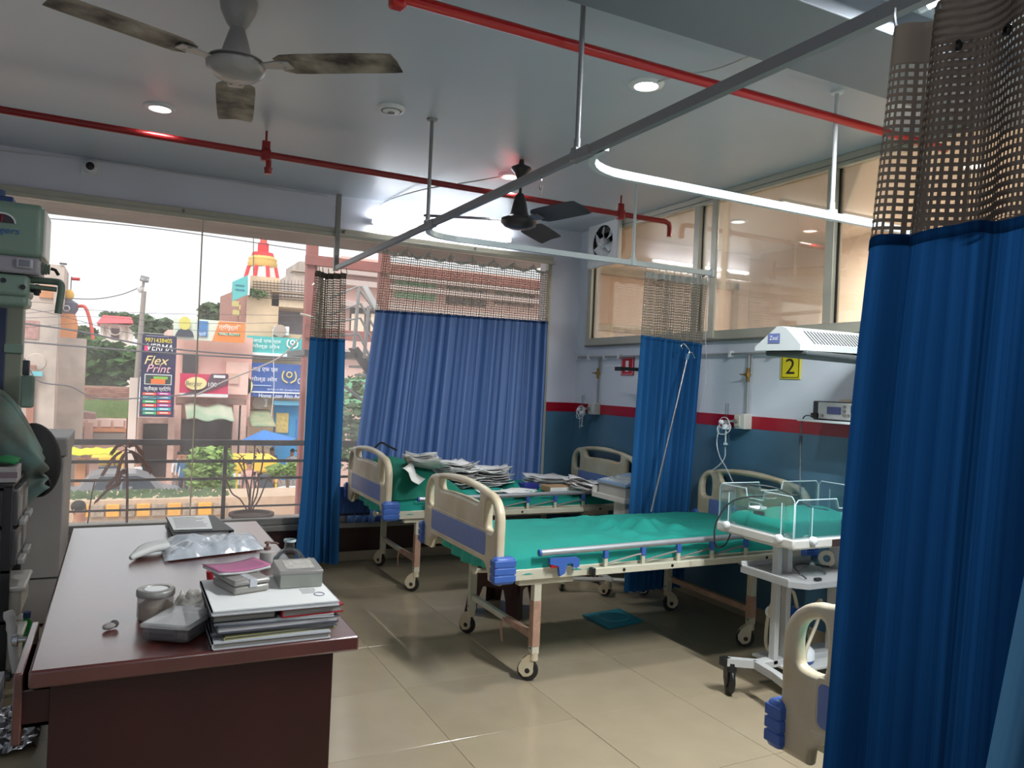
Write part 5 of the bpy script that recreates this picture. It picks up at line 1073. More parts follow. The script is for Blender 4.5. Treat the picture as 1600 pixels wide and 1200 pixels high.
# left old building
plast = mat('old_plaster', (206, 190, 180), .85, var=.32, scale=1.1, bump=.3)
t = bthing('old_building', 70, 34, 'weathered pale building behind the X-ray head at far left', 'building')
slab(20, 470, 82, 700, 34, 1.4, plast, 'wall', t, zlo=ZG); slab(50, 410, 98, 475, 35.5, 3, plast, 'upper_wall', t); slab(62, 445, 84, 466, 35.4, .2, mat('orange_brick', (214, 150, 108), .8, var=.35, scale=3), 'brick_panel', t); slab(86, 415, 98, 480, 35.3, .3, plast, 'corner_pier', t)
slab(36, 500, 60, 530, 33.95, .1, mat('faded_red', (196, 150, 144), .9, var=.3), 'faded_sign', t); slab(93, 410, 104, 413, 35.2, .3, steelr, 'roof_rod', t)
slab(44, 570, 52, 650, 33.8, .3, mat('brick_red', (178, 124, 108)), 'brick_pier', t, zlo=ZG); B().lathe([(.3, 0), (.34, .05), (.3, .1)], PY(57, 566, 33.5), 20, axis=(0, -1, 0), scale=(1, 1)).build('round_bracket', conc, t)
slab(48, 580, 66, 588, 33.7, .2, mat('cyan_patch', (120, 200, 214), .7), 'cyan_board', t)
t = bthing('painted_statue', 106, 37, 'tall orange and blue painted statue beside the old building', 'statue'); so_ = mat('statue_orange', (238, 160, 104), .7); sb_ = mat('statue_blue', (110, 112, 128), .7)
p = PY(105, 528, 37); hgt = PY(105, 470, 37).z-p.z
B().lathe([(.001, 0), (.34, 0), (.38, .5), (.30, .9), (.26, 1.0)], p, 16).build('robe', so_, t); B().lathe([(.26, 1.0), (.36, 1.2), (.34, 1.45), (.14, 1.58)], p, 16).build('torso', sb_, t); B().ell(p+V((0, 0, 1.78)), (.19, .19, .24), 14, 10).build('head', mat('statue_yellow', (240, 190, 96), .7), t)
B().tube(curve([p+V((.3, 0, 1.35)), p+V((.62, -.1, 1.3)), p+V((.85, -.1, .6)), p+V((.95, -.1, .0))], 5), .07, 8).build('red_arm', mat('statue_red', (226, 96, 84), .7), t); B().lathe([(.1, -.03), (.13, 0), (.1, .03)], p+V((-.05, -.42, 1.2)), 14, axis=(0, 1, 0)).build('ring_emblem', pvc, t)
B().box((p.x-.6, 36.6, ZG), (p.x+.7, 37.6, p.z)).build('plinth', plast, t)
t = bthing('flag', 109, 37.5, 'small red flag on a thin mast above the statue', 'flag'); a = PY(109, 490, 37.5); b_ = PY(109, 432, 37.5); B().cyl((a.x, 37.5, a.z-1), (a.x, 37.5, b_.z), .02).build('mast', steelr, t)
B().sheet(lambda u, v: V((a.x+u*.32, 37.5+.03*sin(u*6), b_.z-.02-v*.13)), 6, 2).build('cloth', redpl, t, thick=.01)
# white house with red roof
t = bthing('white_house', 182, 62, 'small white house with a red hipped roof beyond the trees', 'house'); hw = mat('house_white', (236, 226, 218), .8)
slab(157, 505, 208, 530, 62, 3, hw, 'wall', t, zlo=0); a, c = PY(151, 505, 61.5), PY(214, 505, 61.5); h1, h2 = PY(160, 492, 61.5), PY(204, 496, 61.5)
B().add([(a.x, 61.3, a.z), (c.x, 61.3, c.z), (c.x, 65.5, c.z), (a.x, 65.5, a.z), (h1.x, 63.3, h1.z+.1), (h2.x, 63.3, h1.z+.1)], [(0, 1, 5, 4), (1, 2, 5), (2, 3, 4, 5), (3, 0, 4), (3, 2, 1, 0)]).build('roof', mat('roof_red', (226, 92, 98), .8), t)
slab(174, 513, 186, 530, 61.9, .15, mat('dark_opening', (110, 84, 88), .8), 'window', t); B().lathe([(.35, 0), (.42, .05), (.35, .1)], PY(180, 515, 61.8), 16, axis=(0, -1, 0)).build('arch_ring', hw, t)
for x in (162, 196): slab(x, 510, x+3, 530, 61.9, .15, conc, 'pilaster', t)
# lamp pole
t = bthing('street_pole', 220, 33, 'tall grey street pole with two lamp heads left of the blue vertical sign', 'pole'); pm = mat('pole_grey', (150, 140, 134), .7)
a, b_ = PY(209, 690, 33), PY(222, 455, 33); xm = PY(216, 560, 33).x
B().tube([(xm-.12, 33, ZG), (xm, 33, (a.z+b_.z)/2), (xm+.1, 33, b_.z)], [.14, .11, .09], 10).build('shaft', pm, t); B().cyl(b_, PY(225, 438, 33), .05).build('arm', pm, t)
B().cyl(PY(225, 440, 33), PY(227, 432, 33), .16, n=12).build('lamp_head', mat('lamp_grey', (110, 108, 108), .6), t); B().lathe([(.14, 0), (.12, .08), (.05, .2), (.001, .22)], PY(219, 449, 33), 12, axis=(0, 0, -1)).build('second_lamp', pvc, t)
t = bthing('thin_pole', 208, 32.4, 'pale square pole left of the street pole', 'pole'); slab(203, 590, 211, 700, 32.4, .2, mat('pale_pole', (226, 206, 196), .8), 'shaft', t, zlo=ZG)
# wires
wire = mat('wire_dark', (86, 84, 90), .6); wid = 0
for pts, r, Y, lb in (([(34, 505), (120, 517), (222, 538), (320, 550), (478, 561)], .035, 31, 'thick upper power cable sagging across the street'), ([(34, 534), (120, 541), (222, 549), (330, 556), (478, 564)], .035, 31, 'thick lower power cable sagging across the street'),
    ([(60, 340), (200, 352), (316, 367), (485, 392)], .014, 24, 'thin wire crossing high in front of the sky'), ([(100, 466), (150, 467), (190, 460), (221, 448)], .02, 33, 'slack wire from the old building to the lamp pole'),
    ([(34, 490), (120, 484), (250, 490), (478, 493)], .009, 31, 'hairline wire above the hoardings'), ([(34, 497), (150, 495), (300, 505), (478, 504)], .009, 31, 'second hairline wire over the hoardings'), ([(34, 512), (150, 505), (300, 516), (478, 520)], .009, 31, 'third hairline wire just over the hoardings'),
    ([(34, 480), (90, 492), (200, 520), (300, 527)], .012, 31, 'slanting thin wire left of the pole'),
    ([(476, 521), (440, 556), (395, 578), (350, 596), (305, 618)], .03, 29, 'stout cable slanting down from the red column across the blue sign'),
    ([(38, 560), (60, 595), (110, 604), (150, 622), (222, 622), (300, 616)], .025, 30, 'loose cable looping below the brick wall'), ([(428, 516), (426, 522), (428, 600), (424, 650)], .015, 35, 'pale drain line below the upper air conditioner')):
    wm = wire if r < .028 or r > .032 else mat('wire_grey', (150, 140, 136), .6)
    B().tube(curve([PY(x, y, Y) for x, y in pts], 8), r, 6).build('overhead_wire', pvc if 'drain' in lb else wm, None, lb, 'wire')
# vertical print-shop sign
wt = mat('sign_white', (250, 250, 250), .6); YS = 32
t = bthing('print_shop_sign', 247, YS, 'tall dark blue vertical printing shop sign with stacked coloured labels', 'sign', z=PY(247, 652, YS).z)
navy = mat('sign_navy', (36, 34, 84), .6, var=.2, scale=2); slab(223, 522, 271, 652, YS, .15, navy, 'board', t)
slab(222, 520, 272, 522.6, YS-.03, .2, pvc, 'top_edge', t)
stext('9971438405', 248, 532, 42, 6, YS, mat('sign_yellow2', (246, 226, 60), .6), t); slab(228, 524, 264, 527, YS-.02, .02, mat('sign_lilac', (150, 150, 190), .6), 'fine_print', t)
stext('VERMA', 250, 543, 40, 9.5, YS, wt, t, .2); slab(226, 537.5, 231, 549, YS-.02, .02, mat('sign_pink', (236, 60, 120), .6), 'pink_block', t); slab(230, 550, 268, 553, YS-.02, .02, mat('sign_amber', (240, 160, 50), .6), 'amber_strip', t)
stext('Flex', 245, 563, 38, 12, YS, mat('sign_cream', (250, 222, 160), .6), t, .3); stext('Print', 248, 576, 38, 11, YS, mat('sign_rose', (250, 190, 200), .6), t, .3)
q = slab(226, 584, 268, 602, YS-.02, .03, pvc, 'picture_frame', t); slab(227.5, 585.5, 266.5, 600.5, YS-.04, .03, mat('pic_dark', (60, 70, 72), .6), 'picture', q); slab(236, 592, 258, 600, YS-.06, .03, mat('pic_orange', (240, 120, 60), .6), 'picture_dish', q); slab(240, 588, 262, 593, YS-.06, .03, mat('pic_green', (140, 190, 80), .6), 'picture_leaf', q)
stext('फ्लैक्स प्रिंटिंग', 246, 608, 42, 8, YS, wt, t)
cols = [(236, 92, 70), (190, 60, 150), (70, 180, 190), (60, 150, 200), (60, 170, 110), (236, 80, 60), (236, 80, 60), (190, 60, 150), (60, 170, 190), (60, 170, 190), (60, 170, 110), (236, 80, 60)]
for i in range(12):
    x, y = 223 if i % 2 == 0 else 245.5, 613+6*(i//2); q = slab(x, y, x+21, y+4.8, YS-.03, .03, mat('chip_%d_%d_%d' % cols[i], cols[i], .6), 'service_label', t); slab(x+4, y+1.5, x+17, y+3.1, YS-.045, .02, wt, 'label_text', q)
t = bthing('dark_shopfront', 241, 33.5, 'dark shop doorway under the vertical blue sign', 'shop'); slab(216, 652, 272, 700, 33.5, 2, pk1, 'wall', t, zlo=ZG); slab(224, 662, 262, 745, 33.4, .1, mat('shop_dark', (74, 62, 62), .5, var=.4, scale=1.2), 'doorway', t); slab(230, 657, 254, 661, 33.3, .1, pk1, 'lintel_board', t); slab(264, 640, 270, 720, 33.2, .3, pk1, 'pillar', t, zlo=ZG)
# pink building
pink = mat('pink_wall', (240, 190, 178), .85, var=.1, scale=.8); pink2 = mat('pink_wall_light', (246, 206, 192), .85, var=.08); drk = mat('dark_window', (84, 78, 84), .4, var=.4, scale=2)
t = bthing('pink_building', 330, 36, 'pink shop building behind the two paint hoardings', 'building')
slab(271, 520, 387, 720, 36, .9, pink, 'wall', t, zlo=ZG); slab(262, 515, 290, 680, 37, 3, pink2, 'side_wing', t, zlo=ZG); slab(286, 553, 309, 584, 35.9, .15, drk, 'window', t); slab(354, 565, 387, 617, 35.8, .2, pink2, 'wall_panel', t); slab(358, 583, 373, 600, 35.7, .12, mat('panel_tan', (214, 180, 164), .8), 'notice', t)
slab(275, 620, 385, 633, 35.7, .4, mat('shop_beam', (150, 120, 108), .8, var=.3), 'shop_beam', t); slab(285, 655, 364, 730, 35.8, .15, mat('shop_dark'  , (74, 62, 62)), 'shop_opening', t)
for x in (272, 365, 374): slab(x, 633, x+8, 720, 35.5, .4, pk1, 'pillar', t, zlo=ZG)
a, c = PY(290, 633, 35), PY(363, 655, 35)
aw = B().sheet(lambda u, v: V((a.x+(c.x-a.x)*u, 35.4-1.2*v+.08*sin(u*14)*v, a.z+(c.z-a.z)*v+.06*sin(u*11))), 24, 6); aw.build('canopy_cloth', mat('canopy_cloth', (216, 204, 186), .9, var=.35, scale=.9, col2=(150, 178, 150)), t, thick=.03)
t = bthing('wall_putty_hoarding', 325, 35, 'wide pale and orange wall putty hoarding with a dark figure above the pink building', 'hoarding', z=PY(325, 538, 35).z); hp = mat('hoard_pale', (224, 232, 216), .7)
slab(272, 496, 383, 536, 35, .3, hp, 'board', t); a, c = PY(333, 501, 34.9), PY(382, 536, 34.9)
B().prism([(a.x+.25, 34.96, a.z), (a.x, 34.96, c.z), (c.x, 34.96, c.z), (c.x, 34.96, a.z)], (0, -.05, 0)).build('orange_panel', mat('hoard_orange', (244, 140, 66), .7), t)
stext('त्रिमूर्ति', 359, 512, 34, 9, 34.85, wt, t); slab(341, 519.5, 375, 525, 34.88, .04, mat('hoard_green', (70, 140, 90), .7), 'green_strip', t); stext('WALL PUTTY', 358, 522.3, 31, 3.6, 34.82, wt, t)
slab(309, 501, 324, 526, 34.92, .06, mat('hoard_blue', (70, 130, 190), .7), 'product_panel', t); stext('पुट्टी', 316, 522, 11, 6, 34.85, wt, t)
p = PY(288, 510, 34.9); B().prism([PY(x, y, 34.9) for x, y in ((273, 525), (278, 516), (284, 513), (294, 514), (301, 519), (303, 527))][::-1], (0, -.04, 0)).build('dark_figure', mat('figure_dark', (66, 70, 84), .7), t); B().lathe([(.001, 0), (.22, 0)], PY(289, 505, 34.85), 16, axis=(0, -1, 0), scale=(1, 1.3)).build('figure_head', mat('figure_yellow', (220, 210, 110), .7), t)
t = bthing('paint_hoarding', 319, 35, 'red and pink paint shop hoarding with a yellow badge in the middle', 'hoarding', z=PY(319, 622, 35).z); slab(282, 583, 356, 616, 35, .2, mat('hoard_crimson', (206, 44, 92), .7), 'board', t); slab(281, 614, 356, 621, 34.95, .2, pvc, 'white_base', t); a, c = PY(300, 583, 34.95), PY(356, 616, 34.95)
B().prism([PY(x, y, 34.96) for x, y in ((330, 584), (356, 584), (356, 600), (312, 616), (286, 616), (322, 602))][::-1], (0, -.03, 0)).build('dark_band', mat('hoard_dark', (84, 54, 74), .7), t)
B().prism([PY(289+17*(1+cos(q/20*2*pi)), 599+10*sin(q/20*2*pi), 34.9) for q in range(20)][::-1], (0, -.04, 0)).build('yellow_badge', mat('badge_cream', (240, 224, 160), .7), t); stext('Berger', 303, 600, 26, 8, 34.82, mat('badge_text', (70, 50, 60), .7), t, .2); stext('100', 332, 601, 13, 6, 34.85, wt, t); slab(334, 586, 352, 591, 34.9, .05, pvc, 'white_tag', t)
# beige building with signs
beig = mat('beige_wall', (232, 204, 170), .85, var=.25, scale=.9, bump=.2); beig2 = mat('beige_light', (238, 214, 184), .85, var=.15)
t = bthing('beige_building', 420, 37, 'tall beige shop building carrying the teal and blue signs', 'building')
slab(388, 430, 425, 720, 37, 6, beig, 'pier', t, zlo=ZG); slab(425, 460, 500, 484, 37, 6, beig2, 'parapet', t); slab(424, 484, 500, 526, 38.2, .3, mat('recess_grey', (110, 108, 118), .6, var=.25, scale=1), 'recessed_window', t); slab(425, 455, 500, 461, 36.6, .8, beig, 'cornice', t); slab(425, 520, 500, 720, 37.2, 5, beig, 'lower_wall', t, zlo=ZG)
a = PY(388, 440, 37); q0, q1 = PY(362, 468, 39.5), PY(346, 462, 41)
B().prism([(a.x, 37, ZG), (q1.x, 41.5, ZG), (q1.x, 41.5, q1.z), (q0.x, 39.5, PY(370, 455, 39).z), (a.x, 37, a.z)][::-1], (.4, .3, 0)).build('side_wall', mat('red_side', (190, 140, 128), .9, var=.25), t)
for (x, y) in ((363, 470), (374, 476), (364, 484), (375, 490)): slab(x, y, x+10, y+9, 38, .1, mat('poster_pale', (224, 220, 150), .7, var=.2), 'side_poster', t)
rw = B()
for k in range(7): rw.tube([PY(395, 440+k*4, 36.9), PY(480, 446+k*4, 36.9)], .02, 4)
for k in range(16): x = 396+k*5.4; rw.tube([PY(x, 438, 36.9), PY(x, 466, 36.9)], .012, 4)
rw.build('roof_mesh_fence', steelr, t, kind='stuff')
b = B(); foliage(b, PY(403, 460, 36.7), (.5, .2, .2), 120, .1); foliage(b, PY(388, 452, 36.7), (.3, .2, .2), 60, .1); b.build('wall_weeds', leafm[0], t, kind='stuff')
t = bthing('loan_sign', 378, 36.4, 'tilted teal sign on the roof corner of the beige building', 'sign', z=PY(378, 466, 36.4).z); B().prism([PY(x, y, 36.4) for x, y in ((364, 440), (387, 430), (387, 460), (364, 470))][::-1], (0, .25, 0)).build('board', mat('sign_teal', (96, 190, 190), .7), t); slab(387, 430, 390, 461, 36.4, .3, pvc, 'edge', t)
for y in (444, 451): slab(368, y, 382, y+3, 36.36, .05, mat('teal_print', (60, 140, 160), .7), 'print_line', t)
t = bthing('loan_sign', 432, 36.4, 'wide teal gold loan sign above the blue one', 'sign', z=PY(432, 560, 36.4).z); slab(387, 524, 479, 561, 36.4, .25, mat('sign_teal2', (66, 184, 182), .7), 'board', t); stext('आई एफ एल', 417, 533, 44, 7, 36.36, wt, t); stext('गोल्ड लोन', 416, 542, 42, 8, 36.36, wt, t); slab(386, 554, 479, 555, 36.35, .05, wt, 'rule', t)
def emblem(px, py, r, Y, m, parent):
    c = PY(px, py, Y); b = B()
    for s in (-1, 1): b.tube(curve([c+V((s*r*.2, 0, -r*.9)), c+V((s*r*.8, 0, -r*.5)), c+V((s*r*.9, 0, r*.1)), c+V((s*r*.7, 0, r*.7))], 5), .035, 5)
    b.tube([c+V((r*.35*cos(k/12*2*pi), 0, r*.35*sin(k/12*2*pi)+r*.2)) for k in range(12)], .03, 5, True); b.build('hands_emblem', m, parent)
emblem(457, 537, .26, 36.33, wt, t)
t = bthing('loan_sign', 432, 36.2, 'large blue gold loan and home loan sign on the beige building', 'sign', z=PY(432, 622, 36.2).z); slab(388, 566, 479, 622, 36.2, .25, mat('sign_royal', (44, 92, 172), .7, var=.15, scale=1), 'board', t)
stext('आई एफ एल', 414, 577, 40, 9, 36.15, wt, t); stext('गोल्ड लोन', 413, 593, 40, 9, 36.15, wt, t); emblem(452, 588, .34, 36.12, mat('gold_print', (226, 206, 120), .7), t); stext('GOLD', 476, 596, 22, 8, 36.15, wt, t); stext('Home Loan Also Available', 446, 619, 82, 6, 36.15, wt, t); stext('(A Part of IIFL Samasta Finance)', 446, 609.5, 56, 3.2, 36.15, wt, t); slab(389, 613, 479, 614, 36.15, .05, wt, 'rule', t)
slab(394, 601, 424, 603.5, 36.15, .05, mat('print_pale_blue', (180, 205, 235), .7), 'print_line', t); B().lathe([(.001, 0), (.30, 0)], PY(384, 603, 36.0), 16, axis=(0, -1, 0), scale=(1, 1.3)).build('round_yellow_badge', mat('badge_cream', (240, 224, 160)), t)
def ac(px, py, w_, h_, Y, label):
    t = bthing('air_conditioner', px, Y, label, 'air conditioner', z=PY(px, py+h_, Y).z); slab(px, py, px+w_, py+h_, Y, .39, cw, 'casing', t, .04)
    c = PY(px+w_*.4, py+h_*.5, Y-.02); B().lathe([(.27, 0), (.29, .02), (.25, .03), (.05, .03), (.001, .03)], c, 18, axis=(0, -1, 0)).build('fan_grille', mat('ac_grille', (176, 160, 148), .6), t); slab(px+w_*.76, py+1, px+w_-1, py+h_-1, Y-.03, .05, pvc, 'side_cover', t)
ac(428, 509, 24, 16, 36.6, 'white air conditioner unit above the teal gold loan sign'); ac(395, 622, 23, 15, 36.8, 'white air conditioner unit under the blue gold loan sign')
t = bthing('shop_awning', 408, 35.5, 'faded olive awning right of the dark shop opening', 'awning'); a, c = PY(385, 640, 36.8), PY(430, 666, 35.2); B().sheet(lambda u, v: V((a.x+(c.x-a.x)*u, 36.9-1.9*v, a.z+(c.z-a.z)*v)), 8, 4).build('cloth', mat('awning_olive', (190, 176, 140), .9, var=.3, col2=(120, 150, 120), scale=1), t, thick=.04)
for x in (386, 430): B().cyl(PY(x, 666, 35.2), (PY(x, 666, 35.2).x, 35.2, ZG), .03).build('awning_pole', steelr, t)
t = bthing('blue_shutter', 455, 36.9, 'bright blue shopfront with a poster under the blue sign', 'shop'); slab(430, 630, 479, 720, 36.9, .25, mat('shop_cyan', (60, 150, 206), .6, var=.15, scale=1), 'front', t, zlo=ZG); slab(432, 645, 450, 676, 36.8, .1, mat('poster_yellow', (214, 190, 120), .7, var=.3), 'poster', t); slab(428, 626, 479, 634, 36.4, .6, mat('awning_blue', (110, 180, 210), .7), 'canopy', t); slab(464, 655, 476, 690, 36.8, .1, mat('poster_blue', (60, 120, 190), .6), 'poster', t)
t = bthing('market_umbrella', 425, 33, 'blue tarp umbrella over a street stall', 'umbrella'); b = B(); c = PY(412, 672, 33); r = 1.5
b.add([c]+[c+V((1.6*cos(k/8*2*pi)+.5, 1.2*sin(k/8*2*pi), -.55+.1*nz(k))) for k in range(8)], [(0, 1+k, 1+(k+1) % 8) for k in range(8)]).build('canopy', mat('tarp_blue', (66, 130, 206), .7, var=.15), t, thick=.03); B().cyl((c.x, 33, ZG), c, .04).build('pole', steelr, t)
# temple spire
t = bthing('temple_spire', 408, 58, 'white temple spire with red ribs and gold bands above the beige building', 'temple'); a = PY(408, 465, 58); sc = 58/F
B().box((a.x-2, 56.5, ZG), (a.x+2, 60, a.z-4)).build('temple_base', hw, t)
B().lathe([(34*sc, -5), (31*sc, 0), (20*sc, 50*sc*.9)], a, 8).build('spire_body', hw, t); top_ = a+V((0, 0, 45*sc))
for k in range(8): an = 2*pi*k/8+.2; B().tube([a+V((32*sc*cos(an), 32*sc*sin(an), -.1)), top_+V((20.5*sc*cos(an), 20.5*sc*sin(an), 0))], .14, 6).build('red_rib', mat('rib_red', (222, 70, 74), .8), t)
B().lathe([(20*sc, 0), (22*sc, 5*sc), (20*sc, 9*sc), (21*sc, 12*sc), (16*sc, 17*sc)], top_, 18).build('gold_band', mat('band_gold', (226, 186, 110), .8), t); B().lathe([(17*sc, 16*sc), (15*sc, 22*sc), (8*sc, 23*sc), (8*sc, 36*sc), (5*sc, 38*sc)], top_, 14).build('red_cap', mat('rib_red', (222, 70, 74)), t); B().lathe([(5*sc, 38*sc), (5*sc, 44*sc), (1.5*sc, 48*sc), (2.5*sc, 53*sc), (.1, 66*sc)], top_, 10).build('finial', mat('finial_red', (200, 100, 80), .7), t)
B().cyl(PY(396, 450, 57), PY(396, 362, 57), .03).build('lightning_rod', steelr, t)
t = bthing('rooftop_block', 475, 44, 'weathered rooftop block left of the red steel column', 'building'); slab(459, 425, 530, 480, 44, 5, plast, 'wall', t, zlo=ZG); slab(468, 408, 530, 430, 44.5, 4, plast, 'upper_wall', t); slab(457, 423, 500, 426, 43.8, 1, conc, 'coping', t)
# steel structure and stair right outside
rust = mat('rust_red', (168, 100, 94), .7, var=.25, scale=3)
t = bthing('steel_frame', 540, 11, 'rust-red steel posts and crossbeams standing outside the window', 'steel frame', z=ZG)
for px in (484, 598): p = PY(px, 520, 11); B().box((p.x-.075, 11, ZG), (p.x+.075, 11.15, 4.6), .01).build('post', rust, t)
for py0, py1 in ((398, 418), (512, 528)): a, c = PY(478, py0, 11), PY(640, py1+8, 11); B().box((a.x, 10.95, a.z-.14), (c.x+2.5, 11.05, a.z), .005).build('crossbeam', rust, t)
p = PY(480, 495, 10.9); B().tube(curve([(p.x-.1, 10.88, p.z+.03), (p.x+.04, 10.84, p.z), (p.x+.14, 10.9, p.z-.04)], 5), .02, 6).build('cable_tie', conc, t)
gst = mat('stair_grey', (176, 178, 180), .55, .2, var=.1)
t = bthing('metal_stair', 565, 9.5, 'grey metal outdoor staircase between the narrow and the wide curtain', 'staircase', z=ZG)
Ys = 9.4
for pts in ([(515, 466), (558, 448), (612, 520)], [(515, 492), (563, 474), (612, 560)], [(515, 505), (563, 497), (612, 590)], [(515, 524), (560, 522), (612, 625)]): B().tube([PY(x, y, Ys) for x, y in pts], .016, 7).build('handrail', gst, t)
for a, c in (((561, 448), (553, 545)), ((576, 478), (569, 560)), ((590, 500), (584, 590))): B().cyl(PY(*a, Ys), PY(*c, Ys), .022).build('baluster', gst, t)
B().prism([PY(x, y, Ys) for x, y in ((566, 446), (574, 446), (612, 515), (606, 520))][::-1], (0, .05, 0)).build('white_stringer', pvc, t)
B().prism([PY(x, y, Ys) for x, y in ((546, 544), (560, 542), (640, 655), (622, 655))][::-1], (0, .06, 0)).build('dark_stringer', mat('stringer_dark', (96, 98, 102), .5, .3), t)
a, c = PY(515, 548, Ys), PY(560, 560, Ys); B().box((a.x-.3, Ys, c.z), (c.x, Ys+1.1, a.z), .005).build('landing', mat('stringer_dark', (96, 98, 102)), t)
for k in range(6): p = PY(565+k*10, 558+k*14, Ys); B().box((p.x, Ys, p.z-.02), (p.x+.28, Ys+.9, p.z+.01)).build('tread', gst, t)
B().cyl(PY(518, 588, Ys), PY(585, 640, Ys), .02).build('brace', gst, t)
B().cyl((a.x, Ys+1, ZG), (a.x, Ys+1, c.z), .05).cyl((c.x, Ys+1, ZG), (c.x, Ys+1, c.z), .05).build('support_post', gst, t)
# pink terraced building behind the stair
t = bthing('terraced_building', 640, 19, 'pale pink building with grey ledges behind the metal staircase', 'building'); pb = mat('terrace_pink', (232, 194, 184), .85, var=.15, scale=.8)
slab(535, 400, 960, 700, 19, .6, pb, 'wall', t, zlo=ZG)
for y in (420, 437, 470, 545): a, c = PY(532, y, 18.9), PY(960, y+4, 18.9); B().box((a.x, 18.7, a.z-.14), (c.x, 19, a.z), .01).build('ledge', mat('ledge_grey', (196, 176, 170), .8), t)
for (x0, y0, x1, y1) in ((548, 480, 566, 530), (572, 485, 592, 520), (620, 430, 680, 470), (700, 440, 760, 480), (775, 445, 835, 480), (540, 590, 580, 640)):
    q = slab(x0, y0, x1, y1, 18.95, .1, mat('shade_green', (130, 190, 150), .8) if x0 in (620, 540) else pink2 if x0 < 540 else drk, 'window_panel', t)
for x in (550, 560, 580): slab(x, 490, x+8, 518, 18.85, .06, mat('motif_cream', (236, 212, 190), .8), 'relief_motif', t)
t2 = B(); c = PY(566, 640, 17); foliage(t2, c, (1.1, .5, .9), 500, .12); foliage(t2, PY(545, 700, 17), (1.2, .5, .5), 400, .12); t2.build('shrub', leafm[1], None, 'loose green shrub behind the lower end of the staircase', 'shrub', kind='stuff')
# ------------------------------------------------------------------ divider, traffic, people
t = bthing('road_divider', 220, 21, 'low road divider wall with alternating orange and stone blocks', 'divider'); dv = mat('divider_plaster', (206, 178, 152), .85, var=.15)
a, c = PY(96, 780, 21), PY(470, 812, 21); B().box((a.x-4, 21, ZG), (c.x+5, 22.5, PY(300, 778, 21).z), .02).build('divider_wall', dv, t)
for k, x in enumerate(range(118, 345, 24)):
    y = 790-(x-118)*.022; a, c = PY(x, y, 20.95), PY(x+20, y+18, 20.95); B().box((a.x, 20.9, max(c.z, ZG+.02)), (c.x, 21.02, a.z), .01).build('orange_block' if k % 2 == 0 else 'stone_block', mat('block_orange', (240, 176, 84), .8, var=.15) if k % 2 == 0 else mat('block_stone', (190, 168, 148), .9, var=.45, scale=9), t)
g2 = B()
for _ in range(500):
    x = random.uniform(PY(96, 780, 21).x, PY(360, 780, 21).x); y = random.uniform(21.1, 22.4); z = PY(300, 778, 21).z; g2.add([(x-.05, y, z), (x+.05, y, z), (x+random.uniform(-.06, .06), y, z+random.uniform(.04, .11))], [(0, 1, 2)])
g2.build('divider_grass', leafm[1], None, 'sparse grass along the top of the road divider', 'grass', kind='stuff')
a, c = PY(405, 782, 20.2), PY(480, 800, 20.2)
B().sheet(lambda u, v: V((a.x-.4+u*3.0, 17.9+v*2.9, ZG+(.2+.95*sin(pi*v)**.7*(min(1, u*3)))*(1+.15*nz(u*8, v*6)))), 36, 16).build('sand_heap', mat('sand', (222, 190, 162), .95, bump=.4, scale=20), None, 'heap of pale sand on the road behind the clay pot', 'sand heap')
def car(px0, px1, py, Y, label, body, roofw=None):
    x0, x1 = PY(px0, py, Y).x, PY(px1, py, Y).x; L_ = x1-x0; t = thing('car', ((x0+x1)/2, Y, ZG), label, 'car'); z = ZG; h_ = L_*.41
    prof = [(0, .22), (0, .50), (.02, .58), (.12, .64), (.22, .95), (.30, 1), (.58, 1), (.70, .90), (.80, .66), (.95, .58), (1, .45), (1, .22)]
    b = B(); w_ = L_*.4; b.prism([V((x0+u*L_, Y-w_/2, z+v*h_)) for u, v in prof][::-1], (0, w_, 0)); b.build('body', body, t)
    gm_ = mat('car_glass', (70, 80, 92), .15, spec=.8)
    B().prism([V((x0+u*L_, Y-w_/2-.01, z+v*h_)) for u, v in ((.24, .66), (.29, .93), (.45, .95), (.45, .66))], (0, .01, 0)).build('side_window', gm_, t); B().prism([V((x0+u*L_, Y-w_/2-.01, z+v*h_)) for u, v in ((.47, .66), (.47, .95), (.58, .95), (.67, .88), (.74, .66))], (0, .01, 0)).build('side_window', gm_, t)
    for u in (.2, .8):
        q = V((x0+u*L_, Y-w_/2, z+h_*.2)); B().cyl(q+V((0, -.03, 0)), q+V((0, .2, 0)), h_*.2, n=18).build('wheel', tyre, t); B().cyl(q+V((0, -.04, 0)), q+V((0, 0, 0)), h_*.11, n=14).build('hub_cap', alu2, t)
    B().box((x0+L_*.52, Y-w_/2-.08, z+h_*.62), (x0+L_*.55, Y-w_/2, z+h_*.72), .01).build('mirror', body, t)
car(96, 290, 770, 28.5, 'grey parked car seen over the road divider at left', mat('car_grey', (150, 152, 158), .3, .3)); car(325, 420, 760, 31.8, 'small white car behind the light green bush', mat('car_white', (232, 232, 232), .3)); car(404, 540, 770, 26, 'white car right of the auto rickshaw', mat('car_pale', (222, 220, 216), .3))
